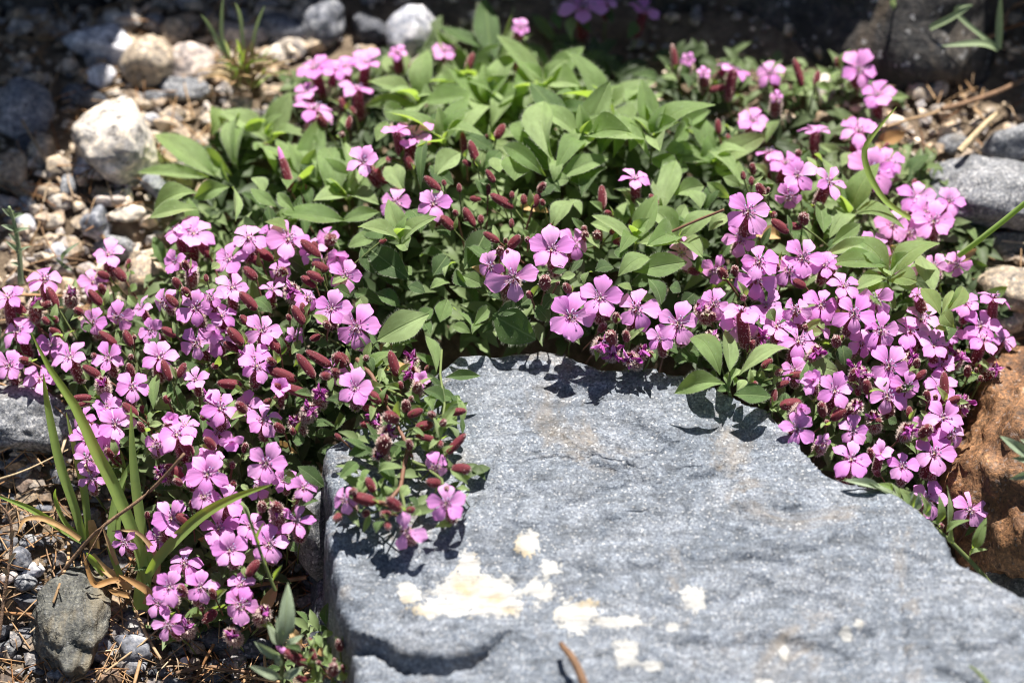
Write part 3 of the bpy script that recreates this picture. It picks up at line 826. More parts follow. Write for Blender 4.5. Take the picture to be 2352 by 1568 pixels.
# ------------------------------------------------------------------ gravel, grit and needles
def hull(seed, n=11):
    r = np.random.default_rng(seed)
    bm = bmesh.new()
    for p in r.normal(size=(n, 3)):
        p = p / np.linalg.norm(p) * r.uniform(.75, 1)
        bm.verts.new(p)
    bmesh.ops.convex_hull(bm, input=bm.verts)
    bmesh.ops.delete(bm, geom=[v for v in bm.verts if not v.link_faces], context='VERTS')
    bm.verts.index_update()
    V = np.array([v.co[:] for v in bm.verts]); F = [[v.index for v in f.verts] for f in bm.faces]
    bm.free()
    return V, np.array(F)
HULLS = [hull(200 + k) for k in range(10)]
def inpoly(px, py, pl):
    c = False; n = len(pl)
    for i in range(n):
        x1, y1 = pl[i]; x2, y2 = pl[(i + 1) % n]
        if (y1 > py) != (y2 > py) and px < (x2 - x1) * (py - y1) / (y2 - y1) + x1: c = not c
    return c
def scatter(name, mat, boxes, label, zoff=.25):
    Vs, Fs, q = [], [], 0
    for (xa, xb, ya, yb, cnt, smin, smax) in boxes:
        xs = rng.uniform(xa, xb, cnt); ys = rng.uniform(ya, yb, cnt)
        zs = ground_np(xs, ys)
        sizes = smin + (smax - smin) * rng.random(cnt) ** 2.6
        for x, y, z, s in zip(xs, ys, zs, sizes):
            V, F = HULLS[rng.integers(10)]
            qd = Quaternion(rng.normal(size=4).tolist()).normalized().to_matrix()
            S = np.array([1, rng.uniform(.6, 1), rng.uniform(.45, .85)]) * s
            W = (V @ np.array(qd)) * S + np.array([x, y, z + s * zoff])
            Vs.append(W); Fs.append(F + q); q += len(V)
    me = mesh(name, np.concatenate(Vs), np.concatenate(Fs).tolist(), mat, False)
    return tag(add(name, me), label, 'gravel', kind='stuff')
scatter('gravel', M_GRAVEL, [(-.24, -.06, -.02, .22, 5200, .0010, .0052), (-.06, .26, .08, .22, 1500, .001, .004), (.10, .26, -.06, .10, 2200, .0008, .0038), (-.6, .6, .2, .6, 900, .002, .009), (-.6, -.24, -.3, .2, 900, .002, .008), (.26, .6, -.2, .2, 700, .002, .008)],
        'mixed tan, cream and grey gravel on the ground behind and beside the flowers')
scatter('grit', M_GRITD, [(-.20, -.045, -.16, -.01, 3600, .0006, .0058), (-.5, -.2, -.4, -.02, 500, .002, .006)], 'dark grey grit among the needles at the lower left')
def needles():
    V, F, fm = [], [], []
    r = random.Random(5)
    for (xa, xb, ya, yb, cnt) in ((-.20, -.05, -.17, -.01, 1500), (-.22, -.08, -.02, .15, 420), (.11, .24, .02, .16, 300), (-.06, -.03, -.14, -.08, 60)):
        for _ in range(cnt):
            x, y = r.uniform(xa, xb), r.uniform(ya, yb)
            a = r.random() * 6.283; L = r.uniform(.006, .019)
            p = Vector((x, y, gz(x, y) + r.uniform(.001, .0042)))
            d = Vector((math.cos(a), math.sin(a), r.uniform(-.2, .25))) * L
            b = Vector((r.uniform(-.1, .1), r.uniform(-.1, .1), r.uniform(0, .12))) * L
            k = r.random()
            if k < .04: d *= 2.2; b *= 2; tube(V, F, fm, [p - d * .5, p + b, p + d * .5], .0007, .0004, 4)
            else: tube(V, F, fm, [p - d * .5, p + b, p + d * .5], .00028, .00016, 3)
    return tag(add('needle_litter', mesh('needle_litter', V, F, M_NEEDLE)), 'orange brown fallen needles strewn over the soil', 'litter', kind='stuff')
needles()

# ------------------------------------------------------------------ plants
PL = {}
def plant(key, px, py, label, cat='flowering plant', name='flowering_plant'):
    g = gpt(px, py)
    PL[key] = tag(empty(name, g), label, cat)
plant('A', 450, 1000, 'wide mat of pink flowers and dark red buds spilling down left of the slab')
plant('B', 900, 960, 'small flowering sprig drooping over the left corner of the slab')
plant('C', 1150, 560, 'leafy green cushion behind the slab with few pink flowers')
plant('D', 1900, 760, 'dense mat of pink flowers between the slab and the ochre rock')
plant('E', 1690, 860, 'leafy green shoot without flowers leaning over the back edge of the slab', 'leafy shoot', 'leafy_shoot')
plant('F', 520, 420, 'blurred rosette of broad leaves in the gravel at the left', 'leafy shoot', 'leafy_shoot')
plant('G', 760, 230, 'out-of-focus pink flowers at the rear left of the leafy cushion')
plant('H', 1850, 220, 'violet flowers with red buds in half shade at the upper right')
plant('I', 1380, 90, 'violet flowers in deep shade at the top edge')
plant('J', 2060, 520, 'rear group of pale pink flowers in front of the flat tan rock')
plant('K', 740, 1540, 'low cluster of red buds in the foreground at the bottom edge')
plant('L', 1080, 120, 'shaded dark green leafy shoot at the top centre', 'leafy shoot', 'leafy_shoot')
plant('R', 2190, 720, 'upright young leafy shoot among the rightmost flowers', 'leafy shoot', 'leafy_shoot')

def plant_of(px, py):
    if 630 < px < 870 and py > 1400: return 'K'
    if 775 < px < 1110 and py > 800: return 'B'
    if py < 130 and 1120 < px < 1560: return 'I'
    if px > 1470 and py < 240: return 'H'
    if (px > 1935 and py < 635) or (px > 1650 and py < 330): return 'J'
    if px < 1000 and py < 275: return 'G'
    if px < 880 and (py > 455 or px < 560): return 'A'
    if px < 1600 and py < 850: return 'C'
    return 'D'

ROOT = {'A': (480, 900), 'B': (880, 960), 'C': (1150, 560), 'D': (1900, 800), 'G': (760, 260), 'H': (1850, 230), 'I': (1380, 90), 'J': (2060, 540), 'K': (740, 1540)}
def stem_down(key, B, back, L=None):
    """pedicel that leaves the base of a calyx and turns down towards the root"""
    L = L or rv(.008, .018)
    rt = WM[PL[key].name].translation
    h = (rt - B); h.z = 0
    if h.length > .02: h = h.normalized() * .5
    d = (back * .8 + Vector((0, 0, -.7)) + h * .8).normalized()
    T = B + d * L
    g = gz(T.x, T.y)
    if T.z < g: T.z = g
    put_axis(PL[key], 'stem', random.choice(STEM), B - d * .0006, T, rv(.00045, .0007))
    return d
def bracts(key, B, axis, n, size=1.0):
    for k in range(n):
        a = rv(0, 6.283)
        o = axis.orthogonal().normalized(); q = axis.cross(o)
        d = (axis * rv(.1, .8) + (o * math.cos(a) + q * math.sin(a)) * rv(.6, 1) + UP * .3).normalized()
        L = rv(.0035, .0075) * size
        put_leaf(PL[key], B - axis * .0005, B + d * L, L * rv(.28, .42), LEAF if random.random() < .7 else LEAFD, rv(-.5, .5), .3, 'bract')

NFL = {}
def flower(px, py, Rz, nx, ny, roll, typ='o', key=None):
    key = key or plant_of(px, py)
    d = canopy(px, py) + rv(-.003, .003)
    if typ in 'b': d += .004
    P = pt(px, py, d)
    R = Rz * ZS * d * K * 1.04
    ny = min(.93, ny + .20) if typ in 'onb' else ny
    if typ in 'onb': nx += rv(-.12, .12); ny = min(.93, ny + rv(-.10, .12))
    m2 = min(.97, nx * nx + ny * ny)
    nv = (RIGHT * nx + UPV * ny + TOCAM * math.sqrt(1 - m2)).normalized()
    # in-plane zero direction = picture right
    x = (RIGHT - nv * RIGHT.dot(nv)).normalized(); y = nv.cross(x)
    par = PL[key]
    NFL[key] = NFL.get(key, 0) + 1
    fo = add('flower', random.choice(EYE), frame(x, y, nv, P, (R, R, R)), par)
    FM = WM[fo.name]
    wilt = typ == 'w'
    cl, cr = 1.62 * R, .27 * R
    if wilt: cl, cr = .0075, .0019
    if Rz < 90 and not wilt: cl, cr = .0082, .0016
    ax = (nv * .72 + UPV * .42 + RIGHT * rv(-.18, .18) + TOCAM * .05).normalized()
    ca = random.choice(CALYX)
    xo = ax.orthogonal().normalized()
    add('calyx', ca, frame(xo, ax.cross(xo), ax, P - nv * R * .02, (cr, cr, cl)), fo)
    base = P - ax * cl
    skip = ()
    cup = rv(-.22, .34) if typ in 'onb' else 0
    angs = [roll + 72 * k + rv(-9, 9) for k in range(5)]
    if typ == 't': angs = [100, -15, 250]
    if typ == 'q': angs = [15, 100, 195, 275]
    for k, a in enumerate(angs):
        a = math.radians(a) - math.pi / 2
        if wilt:
            pm = random.choice(PETALW); pit = rv(-.9, 1.3); sc_ = rv(.65, 1.05)
        elif typ == 'c':
            pm = random.choice(PETAL); pit = rv(.5, 1.05); sc_ = rv(.85, 1.05)
        elif typ == 'd':
            pm = random.choice(PETAL); pit = rv(-.75, .1); sc_ = rv(.85, 1.05)
        elif typ == 'n':
            pm = random.choice(PETALN); pit = cup + rv(-.12, .2); sc_ = rv(.88, 1.04)
        else:
            pm = random.choice(PETAL); pit = cup + rv(-.16, .18); sc_ = rv(.86, 1.07)
        Lm = Matrix.Rotation(a, 4, 'Z') @ Matrix.Rotation(pit, 4, 'X') @ Matrix.Rotation(rv(-.28, .28), 4, 'Y') @ Matrix.Diagonal((sc_ * rv(.93, 1.06), sc_, sc_, 1))
        add('petal', pm, FM @ Lm, fo)
    stem_down(key, base, -ax)
    bracts(key, base, ax, 1, .9)
    return fo
def parse(s):
    for row in s.replace('\n', ';').split(';'):
        w = row.split()
        if w: yield w
FLOWERS = {
1: '2110 460 140 -.1 .5 60;2060 620 90 -.3 .3 80;2110 735 160 .1 .62 30;2250 470 100 .2 .5 20',
2: '''510 915 150 0 .55 30;395 890 100 -.1 .65 50;180 1090 135 -.4 .15 60;385 1360 130 0 .05 80;645 1370 130 0 .15 75;2000 1200 115 0 .6 45
1650 50 160 0 .4 60;1800 5 90 .1 .4 30;2060 75 120 .1 .6 30;1230 185 75 .4 0 60;1215 370 65 0 .7 10;190 425 130 0 .6 40;400 350 75 0 .5 60;720 335 95 0 .4 90;50 450 90 0 .5 10;130 600 130 .1 .72 20''',
3: '''500 1420 165 0 -.1 75;640 1025 118 0 .74 0;750 1095 120 .1 .35 60;1040 1225 140 .35 .1 70 n;830 1180 130 0 .15 90;770 1320 110 -.2 -.3 60 d;530 815 120 0 .45 10;950 890 120 -.1 .62 30
1240 880 140 .1 .4 200;1330 1150 185 0 .05 80;1440 1085 120 .2 .4 20;1630 1330 135 -.1 .1 75;1745 1490 155 0 -.05 85;1470 1510 125 0 .1 80;1850 1350 110 .3 .2 60;650 490 110 -.5 .1 90;690 650 50 0 0 90
1240 465 140 .2 .1 60;1370 635 130 0 .5 10;400 470 130 .5 .65 20;200 490 50 0 0 30;95 400 55 0 0 60;1690 1420 115 .1 .2 40;1580 1560 120 .1 .1 60 b''',
4: '''730 200 125 -.1 .3 90;300 360 140 0 .55 20;60 490 130 -.3 .45 30;120 715 140 -.1 .3 85;65 945 130 -.2 .1 80;475 890 135 -.15 .2 55;730 890 120 0 .02 45;1310 555 140 0 -.05 72
1560 420 125 .1 .15 75;1545 230 130 -.3 .35 75;1670 85 130 0 .25 60;1940 95 150 .1 .2 50;1300 60 150 .1 .35 40;1190 40 110 -.3 .45 100;2230 560 140 0 -.05 78;1760 710 130 .1 .05 70
1320 790 135 -.1 0 60;1465 765 130 .1 .15 270 b;890 1085 125 .05 .1 55;1070 890 140 .2 .2 70;1725 945 125 .35 .15 80;775 1340 140 .1 0 75;720 1230 110 .1 .1 100 b;1190 1410 140 0 .4 30
1480 1230 140 .3 .12 55;1770 1310 135 0 -.08 88;1150 1310 70 0 .2 40 c;1245 1350 110 .1 .45 20 b;1460 1390 110 .1 .2 260 b;795 615 120 0 -.45 90 d;1100 520 110 -.5 -.2 270 d;1290 290 75 0 .2 40 c
2270 210 115 .2 -.5 60 c;2200 70 90 0 .5 20 d;1830 430 95 -.1 .3 30 n;1960 430 80 .2 -.2 40 w;585 1440 130 -.3 0 100;560 1290 90 -.4 .1 60 b;1555 1450 95 0 -.4 30 c;2150 1130 85 0 0 20 w;2080 1240 80 0 -.2 250 w
1980 750 85 .5 0 60 b;1020 710 100 -.3 -.2 40 b;950 560 95 -.6 .2 60 b;1180 250 90 -.6 -.1 100 b;1490 610 105 .2 .2 30 b;1440 710 95 0 -.5 50 c;480 450 65 0 0 40 w;1660 870 65 0 0 20 w;1720 890 110 0 .1 140 b;1420 1160 70 -.5 -.3 60 w
690 1060 60 0 -.2 60 w;1980 1320 60 0 0 60 w;240 520 50 0 .3 20 w''',
5: '''130 680 165 0 -.08 70;120 1095 140 -.1 .02 75;1185 350 190 0 -.12 15 q;1030 275 110 -.5 -.1 60 b;1440 165 160 0 .08 85;1590 120 115 .4 .02 60 b;1565 610 165 0 -.05 65;1765 490 150 0 .1 80
2010 560 160 0 .05 75;2290 660 150 0 .02 80;2170 755 110 -.2 .1 90 b;1775 795 90 0 -.3 60 w;1850 850 90 .1 -.4 20 w;2045 850 90 .1 -.2 60 w;1960 895 75 -.3 -.3 60 w;500 895 85 0 .2 60 w;490 985 80 -.2 -.3 20 w
555 1045 70 .2 .2 60 c;255 1310 80 -.3 -.2 60 w;345 1395 75 .1 -.4 30 w;2315 185 120 -.3 0 60;280 1540 60 -.3 -.5 20 w''',
6: '''450 95 125 0 -.2 40 b;575 245 140 0 .12 30;555 355 150 0 -.05 50;865 215 150 0 -.05 60;270 525 120 0 .02 60 b;270 300 115 .2 -.45 60 d;455 578 155 0 .74 10;440 655 140 0 -.1 180 b;620 535 125 .1 .05 60 b
690 680 130 .1 .2 70 b;835 780 150 .3 .1 45;990 535 135 0 -.05 80;1210 595 150 0 .02 60;1140 410 120 .2 .3 100;1010 270 110 -.1 .2 60 b;1055 235 85 .3 .3 60 b;1390 705 140 0 -.08 80;1590 715 145 0 .42 30;1660 635 140 .1 .38 60 b
2060 680 140 0 .15 70;2080 765 130 .1 .4 150;2150 490 125 .2 .66 0;1445 945 155 0 -.08 60;1435 1145 145 0 .1 45;1080 1115 140 .05 .1 70;1810 1295 140 .05 .15 60;1750 1530 155 0 .02 70;825 1365 140 0 0 30
1205 1380 115 0 .02 80;1000 1450 62 0 -.3 60;1225 975 80 0 .1 60 w;1270 1000 65 .2 -.2 60 w;1600 890 75 0 .2 30 w;1910 880 95 .1 -.1 60 w;1945 1180 85 .3 0 60 w;1570 1370 85 0 -.2 60 w;1340 1290 60 0 0 20 w
960 850 75 .2 -.2 60 w;590 745 90 .2 .1 60 w;250 750 70 0 0 60 w;850 1230 75 .2 -.2 60 c;1230 1210 65 .1 0 20 w;1340 150 120 .2 .15 60;1960 520 110 0 .3 40;2210 770 95 .6 0 60 b;1900 260 110 .1 -.4 60 d;1750 270 95 -.3 0 60
180 560 70 -.3 0 60 w;2160 970 60 .3 0 30 w;1560 300 90 0 0 60 b;1640 470 60 -.3 .4 30''',
7: '''1395 165 150 .1 .05 55;1400 75 125 -.2 .3 80 b;1790 90 145 0 -.05 70;1520 350 130 0 .1 20;1150 460 150 .35 .1 60;1470 530 140 0 .2 175 b;1545 675 130 0 0 100;1810 630 140 .05 0 80
1995 480 135 0 .02 75 n;1240 760 125 0 .1 80 b;1140 920 130 0 0 65;1350 920 125 0 .02 80;1615 1040 140 0 -.08 65;1130 1170 120 -.3 -.1 110 n;1065 1030 100 -.3 -.2 240 b;840 620 105 -.3 0 120 n
1065 600 105 -.1 .05 300 b;615 190 110 -.2 0 60 n;590 60 105 -.2 0 90 n;1085 145 80 -.2 -.2 20 w;1860 400 80 0 .1 60 w;1780 1090 70 .3 -.1 60 w;1245 1185 70 0 -.2 20 w;1550 1240 60 0 -.2 60 w;1870 500 80 -.2 0 200 b''',
8: '730 360 140 0 -.05 25;460 545 140 0 -.05 0 t;660 110 110 0 -.4 30 d;50 330 110 -.5 0 60 d',
9: '1190 65 145 0 .2 75;1535 110 115 .05 .1 80;1705 330 140 .1 .05 60;1990 395 130 0 -.08 75;1340 300 60 0 0 20 w',
}
FPOS = []
for r, s in FLOWERS.items():
    for w in parse(s):
        x, y, R, nx, ny, roll = map(float, w[:6])
        px, py = zp(r, x, y)
        FPOS.append((px, py))
        flower(px, py, R, nx, ny, roll, w[6] if len(w) > 6 else 'o')

def in_poly(px, py, pl):
    c = False
    for (x1, y1), (x2, y2) in zip(pl, pl[1:] + pl[:1]):
        if (y1 > py) != (y2 > py) and px < (x2 - x1) * (py - y1) / (y2 - y1) + x1: c = not c
    return c
fr = random.Random(19)
for pl, cnt in (([(0, 690), (150, 600), (260, 620), (390, 500), (640, 520), (790, 600), (850, 780), (790, 900), (720, 1000), (690, 1180), (600, 1380), (380, 1400), (360, 1250), (430, 1120), (240, 1060), (220, 920), (0, 860)], 23),
                ([(1640, 560), (1740, 560), (1900, 560), (2000, 680), (2260, 720), (2280, 800), (2180, 920), (2200, 1080), (2100, 1120), (1940, 1060), (1840, 960), (1700, 760)], 15)):
    k = tries = 0
    while k < cnt and tries < 4000:
        tries += 1
        a, b = fr.uniform(min(p[0] for p in pl), max(p[0] for p in pl)), fr.uniform(min(p[1] for p in pl), max(p[1] for p in pl))
        if not in_poly(a, b, pl) or min((a - p) ** 2 + (b - q) ** 2 for p, q in FPOS) < 40 ** 2: continue
        FPOS.append((a, b)); k += 1
        flower(a, b, fr.uniform(95, 128), fr.uniform(-.4, .4), fr.uniform(-.1, .5), fr.uniform(0, 72), fr.choice('bbbobdc'))

# buds: base x y, tip x y, width (zoom px); one point + radius for buds seen end on
BUDS = {
1: '1960 1290 1890 1050 75 t;2030 1290 2055 1240 45;2190 860 2140 780 75;2310 720 2290 650 55;2295 920 2300 890 50',
2: '''340 1230 225 1125 80;500 1140 462 1030 65;860 1055 838 885 58;945 1115 890 945 72;905 1115 840 1080 48;1065 935 1120 835 72;1055 1225 1000 1140 52;690 1285 585 1185 68;1185 1395 1025 1305 74;920 1525 850 1395 72
1310 1395 1360 1300 68;1352 1290 1392 1228 62;1252 1375 1250 1305 52;965 1345 888 1332 54;1010 1312 1015 1238 46;820 1292 815 1232 42;1780 1415 1775 1245 70;1838 1445 1795 1420 48;2165 1405 2098 1305 58;50 745 20 655 58
112 775 90 715 46;66 875 86 780 54;30 930 34 885 44;868 485 912 355 58;500 520 490 430 42;2260 480 2250 300 46;780 1540 695 1450 80;1172 1335 1172 1285 42;1170 1535 1170 1468 40;965 1505 962 1442 54;722 1252 710 1208 38
345 1060 340 1090 50;310 1120 330 1160 48;1005 930 1008 900 30;1305 1330 1300 1300 34;1385 1380 1370 1340 44;800 1450 785 1410 44;1430 1540 1440 1500 30;1660 1560 1655 1520 50''',
3: '''530 1175 525 1095 58;520 1245 520 1185 48;605 1315 560 1235 70;842 1295 835 1165 64;870 1500 872 1440 88;770 1565 655 1475 76;860 1525 755 1512 60;302 905 293 798 52;372 965 358 900 48;865 585 808 395 62;948 585 972 475 54
1112 455 1090 385 54;225 612 375 580 54;265 535 355 465 56;1220 400 1215 340 55;15 480 0 320 50;470 1210 460 1150 42;630 1290 632 1260 36;660 1440 680 1440 50;1610 1260 1620 1200 44;1190 830 1195 780 50;840 1050 830 1010 54;1420 1010 1440 960 50''',
4: '''2150 215 2020 100 80;2205 300 2095 255 72;2175 375 2060 315 68;2125 415 2025 345 66;1725 365 1640 280 74;1765 275 1655 185 72;1835 235 1690 140 80;1725 570 1610 450 80;1690 685 1615 605 66;1632 805 1530 690 84;1605 855 1505 785 70
1885 860 1800 750 78;2045 665 1965 540 76;1995 1045 1775 955 88;2085 1145 1905 1078 78;2115 1025 1995 865 76;2225 945 2055 845 78;2320 945 2240 870 88;1625 1075 1460 1060 78;1935 1140 1835 1175 66;1650 1260 1595 1190 76;785 805 665 715 70
885 815 835 705 70;1145 1045 1090 905 70;1195 1025 1245 925 66;895 1015 858 930 66;675 1015 555 945 70;175 595 75 520 72;388 555 318 415 76;845 375 755 280 78;860 295 868 225 50;735 355 655 318 64;685 535 595 435 72;705 465 668 395 62
405 745 335 690 64;335 665 285 618 56;380 660 365 610 50;1215 430 1165 355 66;1275 480 1225 420 62;1195 545 1115 470 66;1185 745 1085 690 66;1415 215 1330 105 80;925 1285 825 1195 76;972 1265 948 1210 52;1135 1195 1105 1145 56;965 1385 930 1325 60
1295 1545 1215 1445 86;1445 1505 1375 1425 72;1642 1525 1652 1465 58;1905 1385 1845 1335 68;1985 1405 1955 1365 54;2215 1015 2155 1010 66;2275 992 2230 975 58;1260 300 1235 240 60;1390 380 1380 330 40;2040 600 2030 520 52;1950 640 1930 600 44
1920 330 1890 290 60;2130 160 2100 110 50;2210 100 2240 90 90;880 900 878 870 44;900 770 905 740 36;1170 990 1172 960 40;640 880 620 870 44;270 560 340 520 66;560 600 500 560 60;150 870 100 860 50;200 920 130 900 66;620 1160 480 1165 62;610 1190 500 1215 40
1460 950 1425 945 52;2210 690 2180 650 60;2170 740 2080 770 60;1850 930 1800 900 66;1900 1080 1840 1075 60;1830 1180 1770 1190 50;1380 1300 1345 1285 44;2290 1440 2250 1400 40;760 1560 710 1500 66''',
5: '''70 935 -10 860 84;402 1015 352 845 78;295 1195 185 1105 78;530 1120 545 1060 80;252 1232 165 1226 60;460 1250 460 1178 74;425 1100 420 1050 50;325 1180 322 1132 44;470 1282 575 1240 66;525 1362 645 1335 78;675 1445 520 1412 52
735 1535 860 1402 68;490 1508 475 1440 60;300 1530 320 1420 120;400 1305 315 1275 100;232 1342 152 1335 62;745 1262 865 1246 62;1085 115 980 50 60;1148 155 1225 70 76;1090 200 1095 148 60;1392 425 1396 345 96;1302 490 1280 445 56
1562 450 1525 395 64;1850 112 1985 108 68;1752 100 1748 44 80;1665 98 1665 46 60;1840 800 1836 715 100;1945 780 1935 710 62;1760 715 1800 665 62;1880 655 1868 590 62;1812 640 1808 590 62;1130 120 1128 90 34;1140 190 1142 165 30;190 905 195 880 48
650 1290 620 1260 60;700 1345 720 1310 56;690 1450 690 1490 52;280 120 330 100 40;1475 400 1482 375 36;1280 110 1275 85 46;1840 60 1850 30 44;490 1180 500 1150 40;2100 885 2110 850 50;590 980 610 940 30''',
6: '''170 318 95 300 64;350 365 305 290 76;405 345 410 275 66;1835 945 1788 780 84;1820 1175 1815 985 74;1702 1195 1698 1110 64;1625 1035 1695 975 60;1580 1295 1580 1215 54;1005 1285 985 1190 78;1055 1305 1160 1235 84;710 1215 865 1190 92
660 1210 680 1100 56;770 1010 915 1008 66;685 1085 775 1050 54;885 415 775 360 70;1972 1015 1975 945 64;2040 955 2105 935 50;2060 1050 2062 1010 44;1660 1415 1725 1350 92;1840 1192 1925 1158 62;1090 810 1092 750 80;1195 1055 1222 965 78
1305 1135 1290 1040 76;880 712 880 668 50;690 305 690 258 56;1030 1350 1025 1310 46;1320 1560 1318 1500 60;1620 960 1640 900 60;1240 1140 1235 1100 54;520 1075 560 1060 48;590 960 660 900 60;255 640 260 590 60;465 500 470 470 50;280 880 270 830 50
500 860 540 770 66;1500 1120 1530 1090 50;1760 1170 1755 1140 40;1390 1320 1350 1310 50;2130 1000 2150 980 50;2030 990 2035 960 36;1120 770 1140 740 40;1390 1130 1370 1100 46;1500 1450 1530 1420 40;690 1000 720 980 60''',
7: '''1235 180 1110 105 92;1570 255 1565 205 54;1292 395 1290 335 54;1760 405 1760 355 76;1455 1080 1360 1160 80;1245 975 1205 915 76;1445 995 1415 935 64;1285 510 1180 430 80;990 460 990 415 44;1220 230 1170 200 60;1560 120 1562 85 50
2065 1445 1900 1345 84 t;2115 1415 2088 1325 58;2092 1305 2072 1265 50;2285 1345 2278 1275 70;2242 1510 2240 1435 84;2105 1565 1985 1525 58;2015 1345 1985 1300 52;2245 1425 2246 1400 32;2310 1480 2300 1445 40;2150 1440 2130 1420 40;1880 420 1840 360 90
1640 1130 1620 1100 50;1360 1080 1350 1050 40;1660 850 1740 740 80;2200 1500 2215 1480 30;1330 240 1300 220 50''',
8: '''245 285 195 185 72;262 355 88 305 96;425 405 335 325 88;352 435 295 430 66;462 408 522 398 56;770 130 895 128 92;692 225 595 215 74;725 300 735 250 66;850 320 820 300 50;330 490 345 530 60;210 420 170 440 56;90 290 120 270 60;20 440 -20 470 70''',
9: '1110 190 1085 180 40;1420 350 1390 340 44;1380 170 1350 150 50;1720 190 1750 180 60;1800 520 1790 500 44;1600 440 1580 430 44',
}
for r, s in BUDS.items():
    for w in parse(s):
        x0, y0, x1, y1, wd = map(float, w[:5])
        b = zp(r, x0, y0); e = zp(r, x1, y1)
        key = plant_of(*b)
        d = canopy(*b) + .0015 + rv(-.002, .003)
        B = pt(*b, d)
        ln = math.hypot(e[0] - b[0], e[1] - b[1])
        rw = wd * ZS * .5 * d * K * .86
        # buds seen short are pointing at us: give them their real length towards the camera and up
        L3 = max(ln * d * K, rw * (3.6 if wd > 56 else 2.6))
        short = math.sqrt(max(0, L3 ** 2 - (ln * d * K) ** 2))
        T = pt(e[0], e[1], d - min(short, .006))
        typ = 't' in w[5:]
        rnd = ln < wd * 1.25
        me = BUDT[0] if typ else (random.choice(ROUND) if rnd else random.choice(BUD))
        put_axis(PL[key], 'bud', me, B, T, rw)
        ax = (T - B).normalized()
        stem_down(key, B, -ax, rv(.006, .014))
        bracts(key, B, ax, 1 if wd > 44 else 0, .85)

